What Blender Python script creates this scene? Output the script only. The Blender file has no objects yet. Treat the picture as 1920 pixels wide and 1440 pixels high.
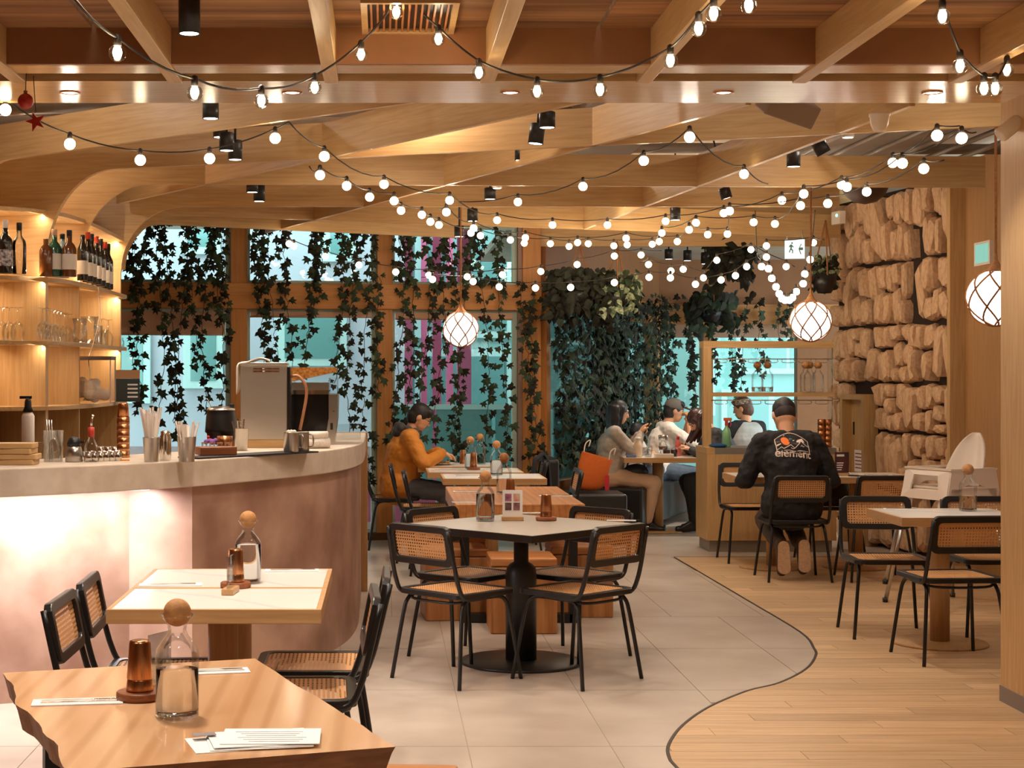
import bpy, bmesh, math, random
from mathutils import Vector, Matrix, Quaternion
random.seed(11)
sc = bpy.context.scene
COL = sc.collection
PI = math.pi

# ---------------------------------------------------------------- camera
CAMH, FPX, PX0, PY0 = 1.553, 3000.0, 720.0, 704.0
cam_d = bpy.data.cameras.new('camera'); cam = bpy.data.objects.new('camera', cam_d); COL.objects.link(cam)
cam.location = (0, 0, CAMH); cam.rotation_euler = (PI/2, 0, 0)
cam_d.sensor_width = 36; cam_d.lens = FPX/1920*36
cam_d.shift_x = (960-PX0)/1920; cam_d.shift_y = -(720-PY0)/1920
cam_d.clip_start = .05; cam_d.clip_end = 200
sc.camera = cam
sc.cycles.transparent_max_bounces = 16
# ---------------------------------------------------------------- world: pale overcast daylight in the street
wd = bpy.data.worlds.new('world'); sc.world = wd; wd.use_nodes = True
bgn = wd.node_tree.nodes['Background']; bgn.inputs[0].default_value = (.78, .91, .93, 1); bgn.inputs[1].default_value = 3.6
sc.view_settings.view_transform = 'Standard'; sc.view_settings.look = 'None'
sc.view_settings.gamma = 1; sc.view_settings.use_curve_mapping = False
sc.view_settings.exposure = 0.25
WARM = (1, .87, .74)
def lamp(name, kind, loc, energy, color=WARM, size=.05, direction=(0, 0, -1), spot=None, blend=.6, size_y=None, parent=None):
    l = bpy.data.lights.new(name, kind); l.energy = energy; l.color = color
    if kind == 'AREA':
        l.shape = 'RECTANGLE'; l.size = size; l.size_y = size_y or size
    else:
        l.shadow_soft_size = size
    if kind == 'SPOT':
        l.spot_size = spot or math.radians(80); l.spot_blend = blend
    o = bpy.data.objects.new(name, l); COL.objects.link(o); o.location = loc
    o.rotation_euler = Vector(direction).to_track_quat('-Z', 'Y').to_euler()
    return o
# added fill spots over the front of the room, no fixtures modelled
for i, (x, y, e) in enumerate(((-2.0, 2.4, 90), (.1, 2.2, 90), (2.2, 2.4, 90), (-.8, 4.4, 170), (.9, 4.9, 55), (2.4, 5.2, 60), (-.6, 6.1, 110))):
    lamp('fill_spot', 'SPOT', (x, y, 2.9), e, size=.12, spot=math.radians(120), blend=.8)

# ---------------------------------------------------------------- geometry helpers
def Wp(px, py, d):
    return Vector(((px-PX0)*d/FPX, d, CAMH-(py-PY0)*d/FPX))
def Fp(px, py):                       # a point of the floor
    d = FPX*CAMH/(py-PY0); return Vector(((px-PX0)*d/FPX, d, 0))
def Tp(px, py, z=.75):                # a point of a level plane
    d = FPX*(CAMH-z)/(py-PY0); return Vector(((px-PX0)*d/FPX, d, z))
def lin(c):
    return c/12.92 if c <= .04045 else ((c+.055)/1.055)**2.4
def rgb(r, g, b):
    return (lin(r/255), lin(g/255), lin(b/255), 1)

class MB:
    """collects shapes into one mesh"""
    def __init__(s): s.v = []; s.f = []; s.sm = []; s.mi = []; s.m = 0; s.M = Matrix()
    def add(s, vs, fs, smooth=False):
        b = len(s.v); M = s.M
        s.v += [tuple(M @ Vector(p)) for p in vs]
        s.f += [tuple(b+i for i in f) for f in fs]
        s.sm += [smooth]*len(fs); s.mi += [s.m]*len(fs); return s
    def box(s, x0, x1, y0, y1, z0, z1):
        return s.add([(x0,y0,z0),(x1,y0,z0),(x1,y1,z0),(x0,y1,z0),(x0,y0,z1),(x1,y0,z1),(x1,y1,z1),(x0,y1,z1)],
            [(0,3,2,1),(4,5,6,7),(0,1,5,4),(1,2,6,5),(2,3,7,6),(3,0,4,7)])
    def cbox(s, c, size, rz=0, M=None):
        w, d, h = [q/2 for q in size]; R = Matrix.Translation(c) @ Matrix.Rotation(rz, 4, 'Z')
        if M is not None: R = Matrix.Translation(c) @ M
        pts = [R @ Vector(p) for p in ((-w,-d,-h),(w,-d,-h),(w,d,-h),(-w,d,-h),(-w,-d,h),(w,-d,h),(w,d,h),(-w,d,h))]
        return s.add(pts, [(0,3,2,1),(4,5,6,7),(0,1,5,4),(1,2,6,5),(2,3,7,6),(3,0,4,7)])
    def beam(s, a, b, w, h, up=(0,0,1)):
        """a straight bar from a to b, w wide, h high"""
        a = Vector(a); b = Vector(b); t = (b-a).normalized(); up = Vector(up)
        r = t.cross(up).normalized()*w/2; u = r.cross(t).normalized()*h/2
        vs = [a-r-u, a+r-u, a+r+u, a-r+u, b-r-u, b+r-u, b+r+u, b-r+u]
        return s.add(vs, [(0,1,2,3),(7,6,5,4),(0,4,5,1),(1,5,6,2),(2,6,7,3),(3,7,4,0)])
    def lathe(s, prof, seg=20, c=(0,0,0), caps=True, smooth=True, ang=None):
        vs = []; fs = []; n = len(prof); cx, cy, cz = c
        for r, z in prof:
            for k in range(seg):
                t = 2*PI*k/seg; vs.append((cx+r*math.cos(t), cy+r*math.sin(t), cz+z))
        for i in range(n-1):
            for k in range(seg):
                k2 = (k+1) % seg; fs.append((i*seg+k, i*seg+k2, (i+1)*seg+k2, (i+1)*seg+k))
        s.add(vs, fs, smooth)
        if caps:
            b = len(s.v)-len(vs)
            s.f.append(tuple(b+k for k in reversed(range(seg)))); s.sm.append(False); s.mi.append(s.m)
            s.f.append(tuple(b+(n-1)*seg+k for k in range(seg))); s.sm.append(False); s.mi.append(s.m)
        return s
    def tube(s, pts, r, seg=8, closed=False, caps=True):
        pts = [Vector(p) for p in pts]; n = len(pts)
        rs = r if isinstance(r, (list, tuple)) else [r]*n
        vs = []; fs = []; prev = None
        for i, p in enumerate(pts):
            if closed: t = pts[(i+1) % n]-pts[i-1]
            else: t = pts[min(i+1, n-1)]-pts[max(i-1, 0)]
            t.normalize()
            if prev is None:
                prev = t.orthogonal().normalized()
            prev = (prev-t*prev.dot(t)); prev = prev.normalized() if prev.length > 1e-6 else t.orthogonal().normalized()
            q = t.cross(prev)
            for k in range(seg):
                a = 2*PI*k/seg; vs.append(p+(prev*math.cos(a)+q*math.sin(a))*rs[i])
        for i in range(n if closed else n-1):
            i2 = (i+1) % n
            for k in range(seg):
                k2 = (k+1) % seg; fs.append((i*seg+k, i*seg+k2, i2*seg+k2, i2*seg+k))
        if caps and not closed:
            fs.append(tuple(reversed(range(seg)))); fs.append(tuple((n-1)*seg+k for k in range(seg)))
        return s.add(vs, fs, True)
    def prism(s, poly, z0, z1, smooth=False):
        n = len(poly)
        vs = [(x, y, z0) for x, y in poly]+[(x, y, z1) for x, y in poly]
        fs = [tuple(reversed(range(n))), tuple(range(n, 2*n))]+[(i, (i+1) % n, n+(i+1) % n, n+i) for i in range(n)]
        return s.add(vs, fs, smooth)
    def ring(s, outer, inner, z0, z1):
        n = len(outer)
        vs = [(x,y,z0) for x,y in outer]+[(x,y,z1) for x,y in outer]+[(x,y,z0) for x,y in inner]+[(x,y,z1) for x,y in inner]
        fs = []
        for i in range(n):
            j = (i+1) % n
            fs += [(i,j,n+j,n+i), (2*n+j,2*n+i,3*n+i,3*n+j), (n+i,n+j,3*n+j,3*n+i), (j,i,2*n+i,2*n+j)]
        return s.add(vs, fs)
    def ball(s, c, r, seg=14, rings=9, sc3=(1,1,1), R=None):
        vs = []; fs = []; c = Vector(c)
        for i in range(rings+1):
            th = PI*i/rings
            for k in range(seg):
                ph = 2*PI*k/seg
                p = Vector((math.sin(th)*math.cos(ph)*r*sc3[0], math.sin(th)*math.sin(ph)*r*sc3[1], math.cos(th)*r*sc3[2]))
                if R is not None: p = R @ p
                vs.append(c+p)
        for i in range(rings):
            for k in range(seg):
                k2 = (k+1) % seg; fs.append((i*seg+k, (i+1)*seg+k, (i+1)*seg+k2, i*seg+k2))
        return s.add(vs, fs, True)
    def mesh(s, name, mats):
        me = bpy.data.meshes.new(name); me.from_pydata(s.v, [], s.f)
        me.polygons.foreach_set('use_smooth', s.sm)
        for m in (mats if isinstance(mats, (list, tuple)) else [mats]): me.materials.append(m)
        if any(s.mi): me.polygons.foreach_set('material_index', s.mi)
        me.update(); return me
    def build(s, name, mats, parent=None, loc=None, rz=None):
        return put(name, s.mesh(name, mats), parent, loc, rz)
def put(name, me, parent=None, loc=None, rz=None):
    o = bpy.data.objects.new(name, me); COL.objects.link(o)
    if parent is not None: o.parent = parent
    if loc is not None: o.location = loc
    if rz is not None: o.rotation_euler = (0, 0, rz)
    return o
def tag(o, label=None, cat=None, group=None, kind=None):
    if label: o['label'] = label
    if cat: o['category'] = cat
    if group: o['group'] = group
    if kind: o['kind'] = kind
    return o
def thing(name, label, cat, loc=(0,0,0), rz=0, group=None, kind=None):
    o = bpy.data.objects.new(name, None); COL.objects.link(o); o.location = loc; o.rotation_euler = (0,0,rz)
    o.empty_display_size = .1
    return tag(o, label, cat, group, kind)
def struct(name, mb, mats, label=None):
    o = mb.build(name, mats) if isinstance(mb, MB) else put(name, mb)
    o['kind'] = 'structure'
    if label: o['label'] = label
    return o
def copy_tree(o, parent=None, kids=None):
    c = o.copy(); COL.objects.link(c)
    if parent is not None: c.parent = parent
    for ch in KIDS.get(o.name, []):
        copy_tree(ch, c)
    return c
KIDS = {}
def note_kids(root):
    """remember the children once, before copying"""
    ch = [c for c in root.children]; KIDS[root.name] = ch
    for c in ch: note_kids(c)
def dup(root, loc, rz, label, group=None, cat=None):
    c = copy_tree(root); c.location = loc; c.rotation_euler = (0, 0, rz); c['label'] = label
    if group: c['group'] = group
    if cat: c['category'] = cat
    return c
def bevel(o, w=.004, seg=2):
    m = o.modifiers.new('bevel', 'BEVEL'); m.width = w; m.segments = seg; m.limit_method = 'ANGLE'; return o
def rrect(w, h, r, n=4):
    pts = []
    for cx, cy, a0 in ((w/2-r, h/2-r, 0), (-w/2+r, h/2-r, PI/2), (-w/2+r, -h/2+r, PI), (w/2-r, -h/2+r, 3*PI/2)):
        for k in range(n+1):
            a = a0+PI/2*k/n; pts.append((cx+r*math.cos(a), cy+r*math.sin(a)))
    return pts
def smoothpts(pts, n=6):
    """Catmull-Rom through points"""
    pts = [Vector(p) for p in pts]; out = []
    for i in range(len(pts)-1):
        p0 = pts[max(i-1,0)]; p1 = pts[i]; p2 = pts[i+1]; p3 = pts[min(i+2, len(pts)-1)]
        for k in range(n):
            t = k/n
            out.append(.5*((2*p1)+(p2-p0)*t+(2*p0-5*p1+4*p2-p3)*t*t+(3*p1-p0-3*p2+p3)*t**3))
    out.append(pts[-1]); return out
def interp(tab, x):
    if x <= tab[0][0]: return tab[0][1]
    for (a, b), (c, d) in zip(tab, tab[1:]):
        if x <= c: return b+(d-b)*(x-a)/(c-a)
    return tab[-1][1]

# ---------------------------------------------------------------- materials
def newmat(name):
    m = bpy.data.materials.new(name); m.use_nodes = True; nt = m.node_tree
    return m, nt, nt.nodes['Principled BSDF']
def plain(name, c, rough=.5, metal=0, spec=.5, noise=0, nscale=20, bump=0, emit=None, estr=0, c2=None, sub=0, stretch=None, ndetail=4):
    m, nt, b = newmat(name); N = nt.nodes.new; L = nt.links.new
    b.inputs['Roughness'].default_value = rough; b.inputs['Metallic'].default_value = metal
    b.inputs['Specular IOR Level'].default_value = spec
    b.inputs['Base Color'].default_value = c
    if emit: b.inputs['Emission Color'].default_value = emit; b.inputs['Emission Strength'].default_value = estr
    if noise or bump or c2:
        tc = N('ShaderNodeTexCoord'); mp = N('ShaderNodeMapping'); L(tc.outputs['Object'], mp.inputs[0])
        if stretch: mp.inputs['Scale'].default_value = stretch
        nz = N('ShaderNodeTexNoise'); nz.inputs['Scale'].default_value = nscale; nz.inputs['Detail'].default_value = ndetail
        L(mp.outputs[0], nz.inputs['Vector'])
        rp = N('ShaderNodeValToRGB'); L(nz.outputs['Fac'], rp.inputs[0])
        k = noise or .12
        if c2 is None: c2 = (c[0]*(1-k), c[1]*(1-k), c[2]*(1-k), 1)
        rp.color_ramp.elements[0].position = .34; rp.color_ramp.elements[1].position = .66
        rp.color_ramp.elements[0].color = c2; rp.color_ramp.elements[1].color = c
        L(rp.outputs[0], b.inputs['Base Color'])
        if bump:
            bp = N('ShaderNodeBump'); bp.inputs['Strength'].default_value = bump; bp.inputs['Distance'].default_value = .01
            L(nz.outputs['Fac'], bp.inputs['Height']); L(bp.outputs[0], b.inputs['Normal'])
    return m
def wood(name, c1, c2, scale=3, axis=0, rough=.45, grain=18, bump=.05, island=.0, spec=.4, rings=False, rscale=.35):
    """grain along axis (0 x, 1 y, 2 z) in object space; island varies tone per object"""
    m, nt, b = newmat(name); N = nt.nodes.new; L = nt.links.new
    tc = N('ShaderNodeTexCoord'); mp = N('ShaderNodeMapping'); L(tc.outputs['Object'], mp.inputs[0])
    s = [grain, grain, grain]; s[axis] = grain*.06
    mp.inputs['Scale'].default_value = s
    oi = N('ShaderNodeObjectInfo')
    if island:
        mu = N('ShaderNodeMath'); mu.operation = 'MULTIPLY'; mu.inputs[1].default_value = 40; L(oi.outputs['Random'], mu.inputs[0])
        L(mu.outputs[0], mp.inputs['Location'])
    nz = N('ShaderNodeTexNoise'); nz.inputs['Scale'].default_value = scale; nz.inputs['Detail'].default_value = 6; nz.inputs['Distortion'].default_value = .6
    L(mp.outputs[0], nz.inputs['Vector'])
    rp = N('ShaderNodeValToRGB'); rp.color_ramp.elements[0].position = .3; rp.color_ramp.elements[1].position = .7
    rp.color_ramp.elements[0].color = c2; rp.color_ramp.elements[1].color = c1; L(nz.outputs['Fac'], rp.inputs[0])
    col = rp.outputs[0]
    if rings:
        wv = N('ShaderNodeTexWave'); wv.inputs['Scale'].default_value = rscale; wv.inputs['Distortion'].default_value = 6; wv.inputs['Detail'].default_value = 2
        wv.inputs['Detail Scale'].default_value = .6; L(mp.outputs[0], wv.inputs['Vector'])
        mx = N('ShaderNodeMix'); mx.data_type = 'RGBA'; mx.blend_type = 'MULTIPLY'
        r2 = N('ShaderNodeValToRGB'); r2.color_ramp.elements[0].color = (.72,.62,.52,1); r2.color_ramp.elements[1].color = (1,1,1,1); r2.color_ramp.elements[1].position = .35
        L(wv.outputs['Fac'], r2.inputs[0]); mx.inputs[0].default_value = .5
        L(col, mx.inputs[6]); L(r2.outputs[0], mx.inputs[7]); col = mx.outputs[2]
    if island:
        hs = N('ShaderNodeHueSaturation'); mr = N('ShaderNodeMapRange'); L(oi.outputs['Random'], mr.inputs[0])
        mr.inputs[3].default_value = 1-island; mr.inputs[4].default_value = 1+island*.6
        L(mr.outputs[0], hs.inputs['Value']); L(col, hs.inputs['Color']); col = hs.outputs[0]
    L(col, b.inputs['Base Color']); b.inputs['Roughness'].default_value = rough; b.inputs['Specular IOR Level'].default_value = spec
    if bump:
        bp = N('ShaderNodeBump'); bp.inputs['Strength'].default_value = bump; bp.inputs['Distance'].default_value = .004
        L(nz.outputs['Fac'], bp.inputs['Height']); L(bp.outputs[0], b.inputs['Normal'])
    return m
def thin_glass(name, tint=(1,1,1,1), refl=.5, edge=1.0, rough=.0):
    """clear thin glass: see-through with mirror reflections growing at grazing angles"""
    m = bpy.data.materials.new(name); m.use_nodes = True; nt = m.node_tree; nt.nodes.clear(); N = nt.nodes.new; L = nt.links.new
    out = N('ShaderNodeOutputMaterial'); mx = N('ShaderNodeMixShader'); tr = N('ShaderNodeBsdfTransparent'); gl = N('ShaderNodeBsdfGlossy')
    tr.inputs[0].default_value = tint; gl.inputs['Roughness'].default_value = rough
    lw = N('ShaderNodeLayerWeight'); lw.inputs[0].default_value = refl
    mu = N('ShaderNodeMath'); mu.operation = 'MULTIPLY'; mu.inputs[1].default_value = edge; L(lw.outputs['Fresnel'], mu.inputs[0])
    L(mu.outputs[0], mx.inputs[0]); L(tr.outputs[0], mx.inputs[1]); L(gl.outputs[0], mx.inputs[2]); L(mx.outputs[0], out.inputs[0])
    return m
def emissive(name, c, s):
    m = bpy.data.materials.new(name); m.use_nodes = True; nt = m.node_tree; nt.nodes.clear()
    o = nt.nodes.new('ShaderNodeOutputMaterial'); e = nt.nodes.new('ShaderNodeEmission'); e.inputs[0].default_value = c; e.inputs[1].default_value = s
    nt.links.new(e.outputs[0], o.inputs[0]); return m

OAK1, OAK2 = rgb(208,171,120), rgb(190,150,98)
M = {}
M['oak_x'] = wood('oak veneer grain x', OAK1, OAK2, axis=0, rough=.42)
M['oak_y'] = wood('oak veneer grain y', OAK1, OAK2, axis=1, rough=.42)
M['oak_z'] = wood('oak veneer grain z', OAK1, OAK2, axis=2, rough=.45)
M['oak_gloss'] = wood('lacquered oak soffit', rgb(210,170,118), rgb(194,148,96), axis=0, rough=.22, spec=.5)
M['rough_ply'] = wood('rough ceiling board', rgb(180,132,86), rgb(112,74,44), scale=2.2, axis=0, rough=.7, grain=6, bump=.3, island=.15, rings=True)
M['frame_z'] = wood('window frame wood', rgb(196,136,74), rgb(178,118,60), axis=2, rough=.5)
M['frame_x'] = wood('window frame wood x', rgb(196,136,74), rgb(178,118,60), axis=0, rough=.5)
M['panel'] = wood('wall panel wood', rgb(184,140,92), rgb(170,124,76), axis=2, rough=.55)
M['brownwall'] = plain('brown painted board', rgb(150,98,56), .6, noise=.1, nscale=8)
M['tile'] = plain('beige stone tile', rgb(188,172,156), .32, c2=rgb(168,150,134), nscale=2.2, spec=.4, ndetail=8)
M['grout'] = plain('grout', rgb(160,144,128), .8)
M['plank'] = wood('oak floor plank', rgb(208,174,134), rgb(182,144,104), axis=0, rough=.4, grain=14, island=.16, bump=.08)
M['strip'] = plain('dark metal strip', rgb(60,46,38), .4, metal=.6)
M['black'] = plain('black powder coat', rgb(24,21,20), .38, spec=.5)
M['blackwood'] = plain('black stained wood', rgb(30,25,23), .35, noise=.3, nscale=12)
M['spotblack'] = plain('black lamp housing', rgb(30,27,26), .45)
M['darkbase'] = plain('black cast table base', rgb(34,29,26), .42, spec=.5)
M['marble'] = plain('white marble laminate', rgb(236,230,222), .22, c2=rgb(226,220,212), nscale=3, spec=.5, ndetail=8)
M['greytop'] = plain('grey stone laminate', rgb(178,166,152), .3, noise=.08, nscale=20)
M['edge'] = wood('light oak edge', rgb(202,160,110), rgb(184,138,90), axis=0, rough=.4)
M['pedestal'] = wood('oak pedestal', rgb(184,144,98), rgb(166,122,78), axis=2, rough=.45)
M['liveedge'] = wood('live edge slab', rgb(224,182,140), rgb(206,156,112), axis=1, rough=.16, grain=5, scale=2, spec=.5, rings=True, rscale=.8)
M['bark'] = wood('slab end grain', rgb(170,112,68), rgb(128,80,46), axis=0, rough=.5, grain=12)
M['pine_x'] = wood('solid pine', rgb(206,144,88), rgb(172,106,58), axis=0, rough=.4, grain=10, rings=True)
M['pine_y'] = wood('solid pine y', rgb(210,148,90), rgb(180,114,62), axis=1, rough=.4, grain=7, rings=True, rscale=1.1)
M['pine_z'] = wood('solid pine block', rgb(196,136,82), rgb(166,106,58), axis=2, rough=.45, grain=10, rings=True)
M['glass'] = thin_glass('carafe glass', (.98,.99,.99,1), .32, .5)
M['pane'] = thin_glass('window pane', (.80,.93,.92,1), .30, .8)
M['clear'] = thin_glass('clear glass', (.97,.98,.98,1), .36, .6)
M['acrylic'] = thin_glass('acrylic', (.93,.95,.95,1), .4, .7)
M['water'], _nt, _b = newmat('water'); _b.inputs['Transmission Weight'].default_value = 1; _b.inputs['Roughness'].default_value = 0; _b.inputs['IOR'].default_value = 1.09
M['cork'] = plain('cork ball', rgb(198,140,82), .7, noise=.25, nscale=60, bump=.2)
M['copper'] = plain('hammered copper', rgb(206,148,104), .28, metal=1, c2=rgb(164,106,68), nscale=40, bump=.25, stretch=(1,1,.15))
M['steel'] = plain('brushed steel', rgb(190,184,176), .28, metal=1, noise=.06, nscale=30)
M['chrome'] = plain('polished steel', rgb(215,210,204), .12, metal=1)
M['satin'] = plain('satin steel sheet', rgb(216,212,204), .36, metal=1)
M['coaster'] = wood('walnut coaster', rgb(156,94,56), rgb(120,68,40), axis=0, rough=.45, grain=30)
M['paper'] = plain('white paper', rgb(240,238,234), .7)
M['ink'] = plain('grey print', rgb(196,194,194), .8)
M['white'] = plain('white plastic', rgb(236,224,208), .3)
M['rope'] = plain('jute rope', rgb(170,112,62), .9, noise=.3, nscale=80)
M['cord'] = plain('dark cord', rgb(44,32,26), .6)
M['concrete'] = plain('counter concrete', rgb(214,198,180), .4, c2=rgb(196,178,158), nscale=9, ndetail=8, spec=.4)
M['plaster'] = plain('pink brown plaster', rgb(190,152,130), .5, c2=rgb(142,103,84), nscale=2.6, ndetail=8, bump=.08)
M['led'] = emissive('led strip', (1,.97,.96,1), 7)
M['bulbglow'] = emissive('filament glow', (1,.80,.50,1), 60)
M['bulbglass'] = emissive('lit bulb', (1,.80,.52,1), 16)
M['globe'] = emissive('lit globe', (1,.95,.88,1), 3)
M['lens'] = emissive('lamp lens', (1,.93,.80,1), 8)
M['leafd'] = plain('dark ivy leaf', rgb(44,46,33), .7, spec=.25, c2=rgb(30,28,22), nscale=9)
M['leafg'] = plain('green ivy leaf', rgb(58,74,50), .7, spec=.25, c2=rgb(38,48,35), nscale=9)
M['leafv'] = plain('variegated leaf', rgb(170,176,140), .4, c2=rgb(70,92,58), nscale=40)
M['stem'] = plain('ivy stem', rgb(62,48,34), .8)
M['slab'] = plain('painted slab ceiling', rgb(206,190,172), .8, noise=.12, nscale=3)
M['duct'] = plain('galvanised duct', rgb(150,140,130), .5, metal=.4, noise=.15, nscale=6)
M['stone'] = plain('sand coloured stone', rgb(224,186,148), .85, c2=rgb(196,154,116), nscale=7, bump=.5, ndetail=8)
M['stonegap'] = plain('dark gap behind stones', rgb(46,32,26), .95)
M['leather'] = plain('black leather', rgb(34,32,30), .38, noise=.15, nscale=14)
M['orange'] = plain('orange canvas', rgb(214,104,34), .8, noise=.1, nscale=40)
M['whitewall'] = plain('plain plaster', rgb(214,190,160), .8)
def cane_mat():
    m, nt, b = newmat('cane weave'); N = nt.nodes.new; L = nt.links.new
    b.inputs['Base Color'].default_value = rgb(206,150,96); b.inputs['Roughness'].default_value = .5
    tc = N('ShaderNodeTexCoord'); sp = N('ShaderNodeSeparateXYZ'); L(tc.outputs['UV'], sp.inputs[0])
    def hole(sock):
        a = N('ShaderNodeMath'); a.operation = 'MULTIPLY'; a.inputs[1].default_value = 2*PI*62; L(sock, a.inputs[0])
        s = N('ShaderNodeMath'); s.operation = 'SINE'; L(a.outputs[0], s.inputs[0]); return s.outputs[0]
    ad = N('ShaderNodeMath'); L(hole(sp.outputs[0]), ad.inputs[0]); L(hole(sp.outputs[1]), ad.inputs[1])
    gt = N('ShaderNodeMath'); gt.operation = 'GREATER_THAN'; gt.inputs[1].default_value = .95; L(ad.outputs[0], gt.inputs[0])
    tr = N('ShaderNodeBsdfTransparent'); mx = N('ShaderNodeMixShader'); out = nt.nodes['Material Output']
    L(gt.outputs[0], mx.inputs[0]); L(b.outputs[0], mx.inputs[1]); L(tr.outputs[0], mx.inputs[2]); L(mx.outputs[0], out.inputs[0])
    return m
M['cane'] = cane_mat()
def marble_veins():
    m = M['marble']; nt = m.node_tree; N = nt.nodes.new; L = nt.links.new; b = nt.nodes['Principled BSDF']
    tc = N('ShaderNodeTexCoord'); wv = N('ShaderNodeTexWave'); wv.inputs['Scale'].default_value = .9; wv.inputs['Distortion'].default_value = 9
    wv.inputs['Detail'].default_value = 4; wv.bands_direction = 'DIAGONAL'; L(tc.outputs['Object'], wv.inputs[0])
    rp = N('ShaderNodeValToRGB'); rp.color_ramp.elements[0].color = (.72,.70,.68,1); rp.color_ramp.elements[1].position = .035; rp.color_ramp.elements[1].color = rgb(238,232,224)
    L(wv.outputs['Fac'], rp.inputs[0]); L(rp.outputs[0], b.inputs['Base Color'])
marble_veins()
# ================================================================ FLOOR
EDGE = [(5.6,1.20),(6.33,1.16),(6.51,1.16),(6.74,1.20),(7.1,1.325),(7.5,1.525),(7.88,1.79),(8.09,2.0),(8.46,2.23),(8.86,2.39),(9.12,2.45),(9.69,2.52),(11.07,2.51),(12.9,2.49),(13.66,2.48)]
_ep = smoothpts([(x, y, 0) for y, x in EDGE], 5)
EDGE_S = [(p.y, p.x) for p in _ep]
def edge_x(y):
    return interp(EDGE_S, y)
floor = struct('floor', MB().box(-6, 8, -2, 21, -.12, -.003), M['grout'])
def strip_piece(name, x0, x1, y0, y1, left_edge, mat):
    """a tile or plank, cut to the curved border where it meets it"""
    n = 24; ys = [y0+(y1-y0)*k/n for k in range(n+1)]
    if left_edge: A = [(max(x0, edge_x(y)+.008), y) for y in ys]; B = [(x1, y) for y in ys]
    else: A = [(x0, y) for y in ys]; B = [(min(x1, edge_x(y)-.008), y) for y in ys]
    keep = [i for i in range(n+1) if B[i][0]-A[i][0] > .002]
    if len(keep) < 2: return
    A = [A[i] for i in keep]; B = [B[i] for i in keep]
    cut = (left_edge and edge_x(y0) > x0-.3) or (not left_edge and min(edge_x(y) for y in ys) < x1)
    poly = (A[::-1]+B) if cut else [(x0, y0), (x1, y0), (x1, y1), (x0, y1)]
    MB().prism(poly, -.012, 0).build(name, mat, floor)
g = .0025
ty = 3.1
while ty < 15.3:
    tx = -2.95+(.3 if int(ty*10) % 2 else 0)
    while tx < 2.6:
        if ty+1.2 < 13.66 or tx < 2.4:
            strip_piece('floor_tile', tx+g, tx+.6-g, ty+g, min(ty+1.2, 15.35)-g, False, M['tile'])
        tx += .6
    ty += 1.2
MB().box(2.3, 6.5, 13.70, 20, -.012, -.0015).build('floor_tile', M['tile'], floor)
MB().box(-1.2, 2.3, 15.36, 20, -.012, -.0015).build('floor_tile', M['tile'], floor)
py_ = 5.6; row = 0
while py_ < 13.68:
    y1 = min(py_+.145, 13.69); px_ = 1.0-(row*.53 % 1.3)
    while px_ < 4.85:
        if px_+1.3 > edge_x((py_+y1)/2)+.03:
            strip_piece('floor_plank', px_+g/2, min(px_+1.3, 4.95)-g/2, py_+g/2, y1-g/2, True, M['plank'])
        px_ += 1.3
    py_ += .145; row += 1
sb = MB()
for (ya, xa), (yb, xb) in zip(EDGE_S, EDGE_S[1:]): sb.beam((xa, ya, -.004), (xb, yb, -.004), .014, .012)
sb.beam((2.48, 13.695, -.004), (5.0, 13.695, -.004), .012, .012)
sb.build('metal_strip', M['strip'], floor)

# ================================================================ WALLS
struct('wall_left', MB().box(-3.3, -3.15, -2, 15.0, 0, 3.4), M['brownwall'])
struct('wall_front', MB().box(-3.3, 5.2, -2.1, -1.95, 0, 3.4), M['whitewall'])

# back wall with tall windows; its own frame turned a little from the view axis
WB0 = Vector((-2.47, 14.8, 0)); WBA = math.atan(.141)
def ub(px):
    k = (px-PX0)/FPX; X = k*(14.8+.348)/(1-.141*k); return (X+2.47)/math.cos(WBA)
wall_back = thing('wall_back', None, None, WB0, WBA, kind='structure')
U = {k: ub(v) for k, v in dict(l0=150, p1a=432, p1b=463, p2a=706, p2b=735, p3a=974, p3b=1012).items()}
def wpart(name, u0, u1, v0, v1, z0, z1, mat): return MB().box(u0, u1, v0, v1, z0, z1).build(name, mat, wall_back)
for a, b in (('p1a','p1b'), ('p2a','p2b')):
    bevel(wpart('post', U[a], U[b], -.05, .14, 0, 3.2, M['frame_z']), .006)
bevel(wpart('post', U['p3a']+.02, U['p3b'], -.05, .16, 0, 3.2, M['frame_z']), .006)
wpart('pilaster', U['p3a']-.02, U['p3a']+.10, -.03, .12, 0, 3.2, plain('grey pink pilaster', rgb(150,118,104), .7))
wpart('post', U['l0']-.3, U['l0'], -.05, .14, 0, 3.2, M['frame_z'])
bevel(wpart('transom', U['l0'], U['p3b'], -.075, .12, 2.175, 2.415, M['frame_x']), .008)
wpart('head_beam', U['l0'], U['p3b'], -.04, .14, 2.98, 3.2, M['frame_x'])
wpart('sill', U['l0'], U['p3b'], -.06, .12, 0, .07, plain('dark wood sill', rgb(86,56,36), .5))
M['mint'] = plain('pale mint frame', rgb(176,196,184), .5)
M['blind'] = plain('beige roller blind', rgb(196,158,132), .85)
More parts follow.
